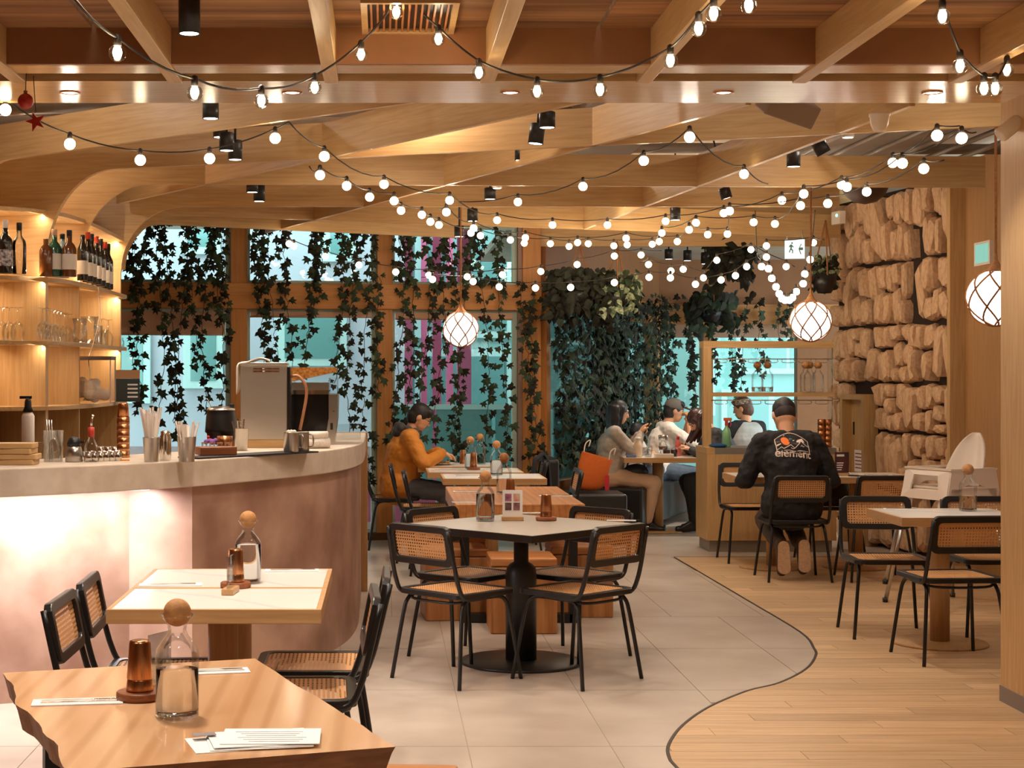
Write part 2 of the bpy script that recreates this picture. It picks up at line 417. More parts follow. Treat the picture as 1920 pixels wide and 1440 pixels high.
def window(n, ua, ub_, blind):
    w = thing('window_%d' % n, None, None, WB0, WBA, kind='structure')
    for z0, z1 in ((.07, 2.175), (2.415, 2.98)):
        f = MB()
        f.box(ua, ua+.03, .02, .07, z0, z1).box(ub_-.045, ub_, .02, .07, z0, z1).box(ua+.03, ub_-.045, .02, .07, z0, z0+.03).box(ua+.03, ub_-.045, .02, .07, z1-.03, z1)
        f.build('window_frame', M['mint'], w)
        MB().box(ua+.03, ub_-.045, .04, .046, z0+.03, z1-.03).build('window_pane', M['pane'], w)
    b = MB(); b.box(ua+.03, ub_-.05, -.012, -.006, 2.15-blind, 2.15); b.tube([(ua+.03, -.009, 2.15-blind), (ub_-.05, -.009, 2.15-blind)], .01, 6)
    b.build('roller_blind', M['blind'], w)
window(1, U['l0'], U['p1a'], .215)
window(2, U['p1b'], U['p2a'], .045)
window(3, U['p2b'], U['p3a']-.02, .06)
# slanted wall behind the bench, and the far wall
DA, DB = Vector((1.52, 15.5, 0)), Vector((3.32, 19.6, 0))
wd_len = (DB-DA).length; wd_ang = math.atan2(DB.y-DA.y, DB.x-DA.x)
wall_diag = thing('wall_slanted', None, None, DA, wd_ang, kind='structure')
def dpart(name, u0, u1, v0, v1, z0, z1, mat): return MB().box(u0, u1, v0, v1, z0, z1).build(name, mat, wall_diag)
for u in (0, wd_len*.5, wd_len-.12): dpart('post', u, u+.12, -.06, .12, 0, 2.43, M['frame_z'])
dpart('transom', 0, wd_len, -.08, .1, 2.18, 2.43, M['frame_x'])
dpart('fascia', 0, wd_len, -.05, .1, 2.43, 3.4, M['brownwall'])
dpart('low_panel', 0, wd_len, -.03, .1, 0, .5, M['brownwall'])
w4 = thing('window_4', None, None, DA, wd_ang, kind='structure')
for k in range(2):
    u0 = .12+k*wd_len*.5; u1 = wd_len*.5 if k == 0 else wd_len-.12
    MB().box(u0, u1, .02, .026, .5, 2.18).build('window_pane', M['pane'], w4)
wall_far = thing('wall_far', None, None, (0, 19.8, 0), 0, kind='structure')
def fpart(name, u0, u1, v0, v1, z0, z1, mat): return MB().box(u0, u1, v0, v1, z0, z1).build(name, mat, wall_far)
fpart('transom', 3.3, 7, -.08, .1, 2.18, 2.43, M['frame_x']); fpart('fascia', 3.2, 7, -.04, .1, 2.43, 3.4, M['brownwall'])
for x0, x1 in ((3.28, 3.42), (3.92, 4.06), (5.1, 7.0)): fpart('post', x0, x1, -.06, .1, 0, 2.2, M['frame_z'] if x1 < 5 else M['brownwall'])
fpart('low_panel', 3.3, 7, -.03, .1, 0, .35, M['brownwall'])
w5 = thing('window_5', None, None, (0, 19.8, 0), 0, kind='structure')
for x0, x1 in ((3.42, 3.92), (4.06, 5.1)):
    MB().box(x0, x1, .02, .026, .35, 2.18).build('window_pane', M['pane'], w5)
    MB().box(x0, x1, -.01, -.004, 2.02, 2.18).build('roller_blind', M['blind'], w5)

# stone wall on the right
SA, SB = Vector((4.72, 13.1, 0)), Vector((4.35, 15.4, 0))
s_len = (SB-SA).length; s_ang = math.atan2(SB.y-SA.y, SB.x-SA.x)
def su(px):                              # distance along the stone wall of a picture column
    k = (px-PX0)/FPX; dx, dy = SB.x-SA.x, SB.y-SA.y
    t = (k*SA.y-SA.x)/(dx-k*dy); return t*s_len
wall_right = struct('wall_right', MB().box(0, s_len, -.2, -.03, 0, 3.2), M['stonegap'])
wall_right.location = SA; wall_right.rotation_euler = (0, 0, s_ang)
rs = random.Random(5)
stone_me = []
for k in range(12):
    n = rs.choice((6, 7, 8)); out = []
    for j in range(n):
        a_ = 2*PI*(j+rs.uniform(-.22, .22))/n+PI/4; c_, d_ = math.cos(a_), math.sin(a_); m_ = max(abs(c_), abs(d_))
        q_ = rs.uniform(.86, 1.03); out.append((.5*c_/m_*q_, .5*d_/m_*q_))
    ctr = (rs.uniform(-.1, .1), rs.uniform(-.1, .1)); vs = []
    for yy, sc_ in ((-.5, .98), (.25, 1.0), (.46, .84)):
        vs += [(x*sc_, yy+rs.uniform(-.07, .07)*(yy > 0), z*sc_) for x, z in out]
    vs.append((ctr[0], .55, ctr[1])); fs = []
    for q in range(2):
        for j in range(n): j2 = (j+1) % n; fs.append((q*n+j2, q*n+j, q*n+n+j, q*n+n+j2))
    for j in range(n): fs.append((2*n+(j+1) % n, 2*n+j, 3*n))
    stone_me.append(MB().add(vs, fs, False).mesh('stone', M['stone']))
cab_u0, cab_u1 = su(1640), su(1600)
nst = 0; z = .01
crack = [su(1640), su(1722)]
while z < 3.1:
    hm = min(rs.uniform(.42, .56), 3.18-z); u = 0
    if 3.18-z-hm < .2: hm = 3.18-z
    while u < s_len-.02:
        w = min(rs.uniform(.10, .21), s_len-u)
        if s_len-u-w < .08: w = s_len-u
        ns = rs.choice((1, 2, 2, 2, 3)); cuts = [0]+sorted(min(.8, max(.2, (k+1)/ns+rs.uniform(-.13, .13))) for k in range(ns-1))+[1]
        cu = u+w/2
        for c0, c1 in zip(cuts, cuts[1:]):
            zz = z+hm*(c0+c1)/2; hh = hm*(c1-c0)
            incab = cab_u0-.05 < cu < cab_u1+.05 and zz-hh/2 < 1.32
            gap = any(abs(cu-(c+.07*math.sin(zz*5+i*2))) < .09 for i, c in enumerate(crack)) and rs.random() < (.8 if 1.0 < zz < 2.95 else .25)
            if incab or (gap and hh < .3) or nst >= 297: continue
            o = put('stone', rs.choice(stone_me), wall_right); nst += 1
            o.location = (cu, -.005+rs.uniform(-.03, .02), zz); o.scale = (w*rs.uniform(.88, 1.02), .12+rs.uniform(0, .10), hh*rs.uniform(.88, 1.02))
            o.rotation_euler = (rs.uniform(-.1, .1), rs.choice((0, PI))+rs.uniform(-.12, .12), rs.uniform(-.15, .15))
        u += w
    z += hm
# cabinet set into the stone wall
cab = thing('fire_hose_cabinet', 'narrow framed wooden cabinet set into the stone wall with a printed notice', 'cabinet', SA, s_ang)
cm = (cab_u0+cab_u1)/2; ch = (cab_u1-cab_u0)/2
f = MB(); f.box(cab_u0-.03, cab_u0+.02, -.02, .12, 0, 1.38).box(cab_u1-.02, cab_u1+.03, -.02, .12, 0, 1.38).box(cab_u0+.02, cab_u1-.02, -.02, .12, 1.33, 1.38)
f.build('frame', M['oak_z'], cab)
dr = MB().box(cab_u0+.02, cab_u1-.02, -.02, .03, 0, 1.33).build('door', M['oak_z'], cab)
MB().box(cab_u1-.09, cab_u1-.075, .03, .04, 1.0, 1.12).build('handle', M['black'], dr)
MB().box(cab_u0+.06, cab_u1-.09, .03, .033, .66, .86).build('notice', M['paper'], dr)
nb = MB()
for k in range(5): nb.box(cab_u0+.08, cab_u1-.11, .033, .0345, .69+k*.033, .70+k*.033)
tag(nb.build('notice_print', plain('red print', rgb(170,60,50), .7), dr), kind='stuff')
MB().box(cab_u0+.07, cab_u0+.085, .03, .034, .98, 1.1).build('red_marking', bpy.data.materials['red print'], dr)
# plain panelled wall that carries on towards the camera
wr2 = thing('wall_right_panelled', None, None, kind='structure')
for ya, yb in ((11.55, 13.08), (9.6, 11.54), (7.67, 9.59)):
    xa, xb = 4.74+(13.1-yb)*.03, 4.74+(13.1-ya)*.03
    for z0, z1 in ((0, 2.2), (2.205, 3.3)):
        MB().prism([(xb, ya), (xb+.12, ya), (xa+.12, yb), (xa, yb)], z0, z1).build('panel', M['panel'], wr2)
MB().box(4.62, 4.74, 13.06, 13.13, 0, 3.2).build('end_strip', M['oak_z'], wr2)
struct('wall_right_front', MB().box(4.95, 5.1, -2, 7.66, 0, 3.4), M['panel'])
# pillar
pil = struct('wall_pillar', MB().box(2.945, 3.6, 6.2, 7.64, 0, 2.85), M['oak_z'])
MB().box(2.94, 3.605, 6.19, 7.645, 0, .075).build('baseboard', plain('grey baseboard', rgb(130,118,108), .5), pil)

# ================================================================ CEILING
ceiling = struct('ceiling', MB().box(-3.3, 7.2, 7.6, 20.2, 3.4, 3.5), M['slab'])
def cpart(name, mb, mat): return mb.build(name, mat, ceiling)
cpart('soffit', MB().box(-3.2, 3.6, 7.05, 7.615, 2.85, 3.3), M['oak_gloss'])
cpart('soffit', MB().box(-3.2, 3.6, 6.69, 6.87, 2.85, 2.95), M['oak_gloss'])
cpart('slot', MB().box(-3.2, 3.6, 6.87, 7.05, 2.93, 2.96), M['stonegap'])
cpart('board', MB().box(-3.2, 3.6, 6.66, 6.69, 2.85, 3.12), M['brownwall'])
for k in range(6):
    y0 = -2+k*1.46
    for j in range(4):
        cpart('ceiling_board', MB().box(-3.3+j*2.1, -1.215+j*2.1, y0, min(y0+1.45, 6.68), 3.0, 3.05), M['rough_ply'])
for k in range(-2, 8):
    xr = -1.572+.686*k
    bevel(cpart('ceiling_beam', MB().box(xr-.062, xr, -1.9, 7.04, 2.838, 3.0), M['oak_y']), .003)
def Cp(px, py, z=2.85):
    d = FPX*(z-CAMH)/(PY0-py); return Vector(((px-PX0)*d/FPX, d, z))
FT, FH, ZB = .032, .215, 2.85
def fin(a, b, zb=ZB):
    a = Vector((a[0], a[1], zb+FH/2)); b = Vector((b[0], b[1], zb+FH/2))
    L_ = (b-a).length; mb = MB().box(0, L_, -FT/2, FT/2, -FH/2, FH/2)
    o = cpart('ceiling_fin', mb, M['oak_x']); o.location = a; o.rotation_euler = (0, 0, math.atan2(b.y-a.y, b.x-a.x)); return o
def rib(a, b, aw=.48, bh=.58, zb=ZB, back=.42):
    """arched fin: springs from the shelf upright at a, bends over and runs level to b"""
    a = Vector((a[0], a[1], 0)); b = Vector((b[0], b[1], 0)); L_ = (b-a).length
    lo = []
    for k in range(13):
        t = PI/2*k/12; lo.append((aw-aw*math.cos(t), zb-bh+bh*math.sin(t)))
    lo.append((L_, zb)); lo = [(-back, lo[0][1])]+lo
    zt = zb+FH; vs = []; fs = []
    for s_, z_ in lo: vs += [(s_, -FT/2, z_), (s_, FT/2, z_), (s_, FT/2, zt), (s_, -FT/2, zt)]
    n = len(lo)
    for i in range(n-1):
        p, q = i*4, i*4+4
        fs += [(p, q, q+1, p+1), (p+1, q+1, q+2, p+2), (p+2, q+2, q+3, p+3), (p+3, q+3, q, p)]
    fs += [(0, 1, 2, 3), (n*4-1, n*4-2, n*4-3, n*4-4)]
    o = cpart('arched_rib', MB().add(vs, fs), M['oak_x']); o.location = a; o.rotation_euler = (0, 0, math.atan2(b.y-a.y, b.x-a.x)); return o
R0a, R1a, R2a, R3a = Vector((-2.62, 9.92, 0)), Vector((-2.15, 10.22, 0)), Vector((-2.06, 10.84, 0)), Vector((-2.02, 12.31, 0))
rib(R0a, Cp(775, 193)); rib(R1a, Cp(1877, 237)); rib(R2a, (4.15, 11.06)); rib(R3a, (3.5, 12.31), bh=.5)
rib((-2.08, 12.85), (4.3, 15.1), bh=.45, back=.2); rib((-2.3, 13.45), (.68, 14.98), bh=.45, back=.2, zb=2.84)
for pa, pb in (((222,382),(1087,194)), ((500,437),(1403,197)), ((1097,430),(1710,199))): fin(Cp(*pa), Cp(*pb))
# services above the fins
for k, (y, z, r) in enumerate(((8.6, 3.25, .05), (9.4, 3.2, .035), (10.2, 3.27, .06), (11.6, 3.22, .04), (13.0, 3.25, .05))):
    cpart('pipe', MB().tube([(-3.1, y, z), (5, y+.2, z)], r, 10), M['duct'])
for x0, x1, y0, y1 in ((3.0, 3.7, 8.5, 12), (1.2, 1.75, 9.0, 14.5), (-1.2, -.7, 8.2, 12.5)):
    cpart('duct', MB().box(x0, x1, y0, y1, 3.12, 3.36), M['duct'])
for k in range(6):
    cpart('conduit', MB().tube([(3.0+.22*k, 8.3, 3.1), (2.9+.25*k, 13, 3.12)], .018, 6), M['duct'])
cpart('low_ceiling', MB().box(1.2, 7.2, 15.5, 20.1, 2.98, 3.06), M['slab'])
cpart('bulkhead', MB().box(1.5, 4.6, 15.45, 15.5, 2.80, 3.4), M['oak_x'])
# ceiling vent
vent = thing('ceiling_vent', 'slatted bronze ventilation grille in the rough board ceiling', 'vent', (.10, 6.38, 2.985))
MB().ring([(-.19,-.28),(.19,-.28),(.19,.28),(-.19,.28)], [(-.165,-.255),(.165,-.255),(.165,.255),(-.165,.255)], -.012, .015).build('frame', M['oak_x'], vent)
MB().box(-.165, .165, -.255, .255, .008, .014).build('backing', M['black'], vent)
for k in range(13):
    MB().box(-.15+k*.025-.004, -.15+k*.025+.004, -.255, .255, -.008, .008).build('slat', plain('bronze slat', rgb(168,104,60), .5) if k == 0 else bpy.data.materials['bronze slat'], vent)

# ================================================================ STREET OUTSIDE
struct('ground', MB().box(-25, 30, 15.6, 60, -.3, -.15), plain('wet asphalt', rgb(150,170,172), .4, noise=.2, nscale=2))
M['lilac'] = plain('pale lilac render', rgb(206,204,214), .8, noise=.08, nscale=1.2)
M['tealwall'] = plain('pale teal cladding', rgb(164,200,196), .7, noise=.06, nscale=.8)
M['tealglass'] = plain('teal shop glass', rgb(120,166,164), .12, spec=.8)
M['palewin'] = plain('pale window frame', rgb(206,232,228), .5)
M['pink'] = plain('pink painted post', rgb(226,110,150), .6)
M['brick'] = plain('dusty pink wall base', rgb(178,150,152), .8, noise=.2, nscale=6)
def building(name, label, x0, x1, y, mat, zt=14, wins=(), base=None):
    b = thing(name, label, 'building', ((x0+x1)/2, y, -.15))
    hw = (x1-x0)/2
    MB().box(-hw, hw, 0, 3, 0, zt).build('wall', mat, b)
    if base: MB().box(-hw, hw, -.06, 0, 0, base).build('wall_base', M['brick'], b)
    cx = (x0+x1)/2
    for (wx0, wx1, z0, z1) in wins:
        w = MB(); w.box(wx0-cx-.07, wx1-cx+.07, -.09, 0, z0-.07, z1+.07)
        w = w.build('window', M['palewin'], b)
        n = max(1, round((wx1-wx0)/.7)); s_ = (wx1-wx0)/n
        for k in range(n):
            MB().box(wx0-cx+k*s_+.03, wx0-cx+(k+1)*s_-.03, -.10, -.085, z0+.03, z1-.03).build('pane', M['tealglass'], w)
    return b
building('lilac_building', 'pale lilac rendered building across the street behind the bar windows', -9, .35, 21.5, M['lilac'],
    wins=((-2.62,-2.22,1.6,2.5), (-3.55,-3.2,1.4,2.6), (-1.36,-.57,1.9,2.55), (-2.65,-2.25,3.4,4.4), (-.75,-.45,3.3,4.3), (-5.2,-4.2,1.3,2.7)), base=.75)
tb = building('teal_building', 'teal glazed shopfront across the street behind the pink posts', .36, 4.6, 22.5, M['tealwall'],
    wins=((.5,1.75,.4,2.0), (.5,1.75,2.3,4.4), (2.3,3.3,2.2,3.4), (1.85,2.3,.2,1.4)))
building('grey_teal_building', 'pale blue building seen through the far right windows', 4.7, 14, 27, M['tealwall'],
    wins=((5.0,5.5,1.1,3.2), (5.75,6.5,.5,1.4), (6.0,7.6,1.8,3.4), (8,9.4,1.2,3.2)), base=.3)
for i, (px, w, y) in enumerate(((766, .10, 20.2), (819, .11, 20.4), (843, .09, 21.4), (870, .17, 19.6), (795, .08, 21.8))):
    c = Wp(px, 700, y)
    p = MB().box(-w/2, w/2, -w/2, w/2, -.15, 4.6)
    o = p.build('pink_post', M['pink'], None, (c.x, y, 0))
    tag(o, ['slim pink post outside, leftmost behind the third window', 'pink post outside, just left of the netted globe lamp', 'thin pink post outside, partly behind the netted globe lamp', 'widest pink post outside, right of the netted globe lamp', 'thinnest pink post outside, second from the left'][i], 'post', 'pink posts across the street')
rl = thing('glass_railing', 'low teal glass railing outside in front of the pink posts', 'railing', (1.3, 19.0, -.15))
for k in range(4): MB().box(-1.38+k*.7, -.72+k*.7, -.01, .01, .08, 1.3).build('glass_panel', M['tealglass'], rl)
MB().box(-1.4, 1.42, -.03, .03, 1.3, 1.36).build('top_rail', M['palewin'], rl); MB().box(-1.4, 1.42, -.03, .03, 0, .08).build('bottom_rail', M['palewin'], rl)
pl = MB().box(-.5, .5, -.2, .2, 0, .55).build('pink_planter_box', M['pink'], None, (.05, 17.2, -.15)); tag(pl, 'pink box standing outside the window behind the man in yellow', 'planter')
pp = MB().tube([(0,0,4), (0,0,1.9), (.06,0,1.7), (.25,0,1.65), (.3,0,1.5), (.3,0,-.1)], .06, 8)
tag(pp.build('drain_pipe', M['palewin'], None, (4.85, 26.8, 0)), 'pale bent drain pipe on the building through the far window', 'pipe')
# ================================================================ CHAIRS
def cane_panel(w, h, r, dish, name, M4=None, n=8):
    """rounded cane panel with its own weave coordinates; M4 places it"""
    out = rrect(w, h, r, 4); vs = [(0, 0, -dish)]; fs = []; uv = [(0, 0)]
    for k in (.33, .66, 1):
        for x, y in out:
            vs.append((x*k, y*k, -dish*(1-k*k))); uv.append((x*k, y*k))
    n = len(out)
    for i in range(n):
        j = (i+1) % n
        fs.append((0, 1+i, 1+j))
        for q in (0, 1): fs.append((1+q*n+i, 1+(q+1)*n+i, 1+(q+1)*n+j, 1+q*n+j))
    if M4 is not None: vs = [M4 @ Vector(v) for v in vs]
    me = bpy.data.meshes.new(name); me.from_pydata([tuple(v) for v in vs], [], fs)
    me.polygons.foreach_set('use_smooth', [True]*len(fs))
    ul = me.uv_layers.new(name='UVMap')
    for lp in me.loops: ul.data[lp.index].uv = uv[lp.vertex_index]
    me.materials.append(M['cane']); return me
def make_chair():
    c = thing('cane_chair', 'x', 'chair')
    T = Matrix.Translation((0, .0, .462))
    mb = MB(); mb.ring(rrect(.46, .43, .06, 4), rrect(.385, .355, .04, 4), .438, .466); bevel(mb.build('seat_frame', M['blackwood'], c), .005)
    put('seat', cane_panel(.39, .36, .04, .014, 'seat', T), c)
    tilt = Matrix.Translation((0, -.262, .705)) @ Matrix.Rotation(math.radians(101), 4, 'X')
    mb = MB(); mb.M = tilt; mb.ring(rrect(.425, .205, .04, 4), rrect(.355, .135, .022, 4), -.014, .014); bevel(mb.build('back_frame', M['blackwood'], c), .004)
    put('backrest', cane_panel(.36, .14, .022, 0, 'backrest', tilt), c)
    for sx in (-1, 1):
        for yf, yt in ((-.235, -.15), (.225, .14)):
            sg = -1 if yf < 0 else 1
            p = smoothpts([(sx*.238, yf, 0), (sx*.205, yt+sg*.035, .33), (sx*.195, yt+sg*.012, .405), (sx*.192, yt-sg*.03, .43), (sx*.19, yt-sg*.1, .432)], 3)
            MB().tube(p, .0105, 8).build('leg', M['black'], c)
        p = smoothpts([(sx*.215, .04, .440), (sx*.218, -.12, .437), (sx*.22, -.19, .452), (sx*.22, -.222, .51), (sx*.218, -.248, .60), (sx*.205, -.292, .785)], 3)
        MB().tube(p, .0115, 8).build('back_post', M['black'], c)
    MB().tube(smoothpts([(-.195, -.12, .425), (-.12, -.185, .415), (.12, -.185, .415), (.195, -.12, .425)], 4), .008, 6).build('stretcher', M['black'], c)
    return c
chair0 = make_chair(); note_kids(chair0); chair_used = []
def chair(x, y, face, label, group):
    """face: direction the sitter looks, degrees anticlockwise from +y"""
    if not chair_used:
        chair_used.append(1); chair0.location = (x, y, 0); chair0.rotation_euler = (0, 0, math.radians(face)); chair0['label'] = label; chair0['group'] = group; return chair0
    return dup(chair0, (x, y, 0), math.radians(face), label, group)
CG = 'black cane chairs'
chair(.375, 8.21, -46, 'black cane chair at the near left side of the grey square table', CG)
chair(.985, 8.20, 44, 'black cane chair at the near right side of the grey square table', CG)
chair(.47, 8.86, -134, 'black cane chair tucked in at the far left of the grey square table', CG)
chair(1.03, 8.86, 135, 'black cane chair tucked in at the far right of the grey square table', CG)
chair(-.82, 5.43, -90, 'black cane chair left of the white marble tables, nearer the camera', CG)
chair(-.82, 5.95, -88, 'black cane chair left of the white marble tables, nearer the bar', CG)
chair(-.27, 6.10, 90, 'black cane chair right of the white marble tables, farther from the camera', CG)
chair(-.31, 5.57, 92, 'black cane chair right of the white marble tables, in front, half behind the slab table', CG)
chair(3.12, 12.22, 0, 'black cane chair the man in the black sweater sits on', CG)
chair(3.74, 12.22, 0, 'empty black cane chair right of the man in the black sweater', CG)
chair(3.08, 13.42, 180, 'black cane chair opposite the man in the black sweater', CG)
chair(3.74, 13.42, 180, 'black cane chair by the stone wall with a dark bag on its seat', CG)
chair(3.10, 8.78, 4, 'black cane chair on the near side of the table beside the pillar', CG)
chair(3.02, 9.62, 176, 'black cane chair on the far side of the table beside the pillar', CG)
chair(3.66, 9.62, 180, 'black cane chair half hidden by the wooden pillar', CG)
chair(.10, 14.42, -90, 'black cane chair under the man in the yellow jacket', CG)
chair(.34, 13.45, -90, 'black cane chair right behind the man in the yellow jacket', CG)
chair(.44, 12.6, -90, 'black cane chair left of the row of marble tables, next to the pine table', CG)
chair(1.16, 14.42, 90, 'black cane chair with a dark jacket hung over its back', CG)
chair(1.28, 12.85, 90, 'black cane chair right of the row of marble tables, beside the black bench', CG)
# ================================================================ TABLES
def square_top_table(name, label, x0, x1, y0, y1, peds, round_base=True, base_r=.27, col_w=.055, group=None):
    cx, cy = (x0+x1)/2, (y0+y1)/2; t = thing(name, label, 'table', (cx, cy, 0), 0, group)
    w, d = x1-x0, y1-y0
    bevel(MB().ring([(-w/2,-d/2),(w/2,-d/2),(w/2,d/2),(-w/2,d/2)], [(-w/2+.018,-d/2+.018),(w/2-.018,-d/2+.018),(w/2-.018,d/2-.018),(-w/2+.018,d/2-.018)], .70, .75).build('edge', M['edge'], t), .002)
    MB().box(-w/2+.018, w/2-.018, -d/2+.018, d/2-.018, .705, .7495).build('tabletop', M['marble'], t)
    for px, py in peds:
        MB().lathe([(col_w, .015), (col_w, .70)], 20, (px-cx, py-cy, 0), smooth=True).build('pedestal', M['pedestal'], t)
        MB().lathe([(base_r, 0), (base_r, .008), (base_r-.006, .014), (.05, .018)], 40, (px-cx, py-cy, 0)).build('base', M['pedestal'], t)
    return t
GT = 'white marble topped tables'
square_top_table('marble_table', 'white marble table in the left foreground, nearer the slab table', -.955, -.215, 5.49, 6.045, [(-.58, 5.77)], base_r=.24, group=GT)
square_top_table('marble_table', 'white marble table in the left foreground with the carafe, next to the bar', -.955, -.215, 6.055, 6.65, [(-.58, 6.35)], base_r=.24, group=GT)
square_top_table('marble_table', 'white marble table beyond the pine table, nearest of its row', .46, 1.27, 12.45, 13.1, [(.86, 12.8)], group=GT)
square_top_table('marble_table', 'white marble table with cutlery in the middle of the far row', .36, 1.16, 13.25, 13.9, [(.78, 13.6)], group=GT)
square_top_table('marble_table', 'white marble table with the plate of the man in yellow', .30, 1.04, 14.1, 14.75, [(.7, 14.45)], group=GT)
square_top_table('marble_table', 'white marble table the man in the black sweater leans on', 2.80, 3.5, 12.62, 13.25, [(3.15, 12.95)], group=GT)
square_top_table('marble_table', 'white marble table in front of the stone wall cabinet', 3.51, 4.21, 12.62, 13.25, [(3.82, 12.95)], group=GT)
square_top_table('marble_table', 'white marble table with a carafe beside the wooden pillar', 2.92, 3.66, 9.02, 9.68, [(3.22, 9.27)], group=GT)
square_top_table('marble_table', 'crowded wooden edged table between the woman and the man in a cap', 2.34, 3.10, 15.6, 16.35, [(2.73, 15.95)], group=GT)
# grey square table, turned 45 degrees
t = thing('grey_square_table', 'square grey topped table with a thick black pedestal in the middle of the room', 'table', (.742, 8.66, 0), PI/4)
h = .468
bevel(MB().ring([(-h,-h),(h,-h),(h,h),(-h,h)], [(-h+.012,-h+.012),(h-.012,-h+.012),(h-.012,h-.012),(-h+.012,h-.012)], .712, .75).build('edge', M['blackwood'], t), .003)
MB().box(-h+.012, h-.012, -h+.012, h-.012, .714, .7495).build('tabletop', M['greytop'], t)
MB().lathe([(.084, .02), (.084, .48), (.078, .515), (.06, .535), (.04, .545), (.04, .712)], 32).build('pedestal', M['darkbase'], t)
MB().lathe([(.33, 0), (.33, .010), (.325, .014), (.06, .02)], 56).build('base', M['darkbase'], t)
# live edge slab table in the corner
A_, B_, C_ = Vector((-1.03, 4.32)), Vector((-.366, 4.54)), Vector((.025, 3.46))
D_ = A_+(C_-B_)
t = thing('slab_table', 'live edge wooden slab table in the bottom left corner', 'table', ((A_.x+C_.x)/2, (A_.y+C_.y)/2, 0))
o2 = Vector(((A_.x+C_.x)/2, (A_.y+C_.y)/2))
def wavy(p, q, n, amp, seed):
    r_ = random.Random(seed); nrm = Vector((-(q-p).y, (q-p).x)).normalized(); out = []
    ph = [r_.uniform(0, 6) for _ in range(3)]
    for k in range(n):
        s_ = k/n; a = amp*(math.sin(s_*9+ph[0])+.6*math.sin(s_*21+ph[1])+.3*math.sin(s_*40+ph[2]))*min(1, s_*8, (1-s_)*8)
        out.append(p+(q-p)*s_+nrm*a)
    return out
top = wavy(A_, D_, 24, .010, 3)+wavy(D_, C_, 8, .001, 2)+wavy(C_, B_, 16, .003, 4)+wavy(B_, A_, 8, .001, 6)
top = [p-o2 for p in top]; n = len(top)
vs = [(p.x, p.y, .75) for p in top]+[(p.x*.985, p.y*.985, .735) for p in top]+[(p.x*.955, p.y*.955, .688) for p in top]
mb = MB(); mb.add(vs, [tuple(range(n))]); mb.m = 1
for q in (0, 1): mb.f += [(q*n+(i+1) % n, q*n+i, (q+1)*n+i, (q+1)*n+(i+1) % n) for i in range(n)]; mb.sm += [False]*n; mb.mi += [1]*n
mb.f.append(tuple(reversed(range(2*n, 3*n)))); mb.sm.append(False); mb.mi.append(1)
ob = mb.build('tabletop', [M['liveedge'], M['bark']], t)
import math as _m
ax = (B_-C_).normalized(); lat = Vector((ax.y, -ax.x))
for sa in (-.40, .40):
    for sl in (-.24, .24):
        p = ax*sa+lat*sl
        MB().cbox((p.x, p.y, .345), (.05, .05, .69), math.atan2(ax.y, ax.x)).build('leg', M['black'], t)
# pine table with steel legs
t = thing('pine_table', 'heavy solid pine table with thick end grain behind the grey square table', 'table', (.85, 10.78, 0))
bevel(MB().box(-.405, .405, -.8, .8, .65, .75).build('tabletop', M['pine_y'], t), .006)
for sy in (-.70, .70):
    for sx in (-.34, .34): MB().cbox((sx, sy, .325), (.05, .09, .65)).build('leg', M['black'], t)
    MB().cbox((0, sy, .03), (.68, .09, .05)).build('foot_rail', M['black'], t)
# pine block stools
def stool(x, y, rz, label, w=.40, hgt=.455):
    s_ = thing('block_stool', label, 'stool', (x, y, 0), rz, 'pine block stools')
    bevel(MB().box(-w/2, w/2, -w/2, w/2, hgt-.05, hgt).build('seat', M['pine_x'], s_), .008)
    bevel(MB().box(-w/2, w/2, -w/2, w/2, 0, hgt-.053).build('block', M['pine_z'], s_), .008)
    return s_
stool(.45, 10.32, math.radians(4), 'pine block stool at the left of the pine table')
stool(1.27, 10.45, 0, 'pine block stool at the right of the pine table')
stool(.84, 9.80, 0, 'pine block stool in front of the pine table, right behind the black pedestal')
stool(-.005, 4.33, math.radians(-4), 'pine block stool at the bottom edge of the picture beside the slab table')
stool(.50, 11.2, 0, 'pine block stool under the far left end of the pine table')

# ================================================================ TABLEWARE
def carafe(loc, label, level=.11, ball=True):
    c = thing('water_carafe', label, 'carafe', loc, 0, 'glass carafes with cork balls')
    MB().lathe([(.0,.004),(.046,.004),(.051,.010),(.0515,.145),(.049,.160),(.040,.176),(.026,.192),(.0215,.205),(.023,.216),(.039,.240)], 28, caps=False).build('glass', M['glass'], c)
    MB().lathe([(.0,.001),(.047,.001),(.0515,.006)], 28, caps=False).build('glass_foot', M['glass'], c)
    if level: MB().lathe([(.0,.007),(.0485,.010),(.0495,.02),(.0495,level),(.0,level)], 28, caps=False).build('water', M['water'], c)
    MB().tube([(.039*math.cos(k*PI/10), .039*math.sin(k*PI/10), .240) for k in range(20)], .0016, 6, closed=True).build('glass_rim', M['clear'], c)
    if ball: MB().ball((0, 0, .246), .033, 20, 12).build('cork_ball', M['cork'], c)
    return c
def tumblers(loc, label, n=2, coaster=True):
    c = thing('copper_tumbler_stack', label, 'tumbler', (loc[0], loc[1], loc[2]), 0, 'copper tumblers')
    z = .0
    if coaster:
        MB().lathe([(.055, 0), (.058, .004), (.058, .018), (.055, .021)], 28).build('coaster', M['coaster'], c); z = .0215
    MB().lathe([(.033, z), (.0335, z+.003), (.031, z+.028), (.030, z+.03)], 24).build('tumbler', M['copper'], c)
    MB().lathe([(.0315, z+.03), (.032, z+.032), (.0265, z+.118), (.0245, z+.124), (.018, z+.126)], 24).build('tumbler', M['copper'], c)
    return c
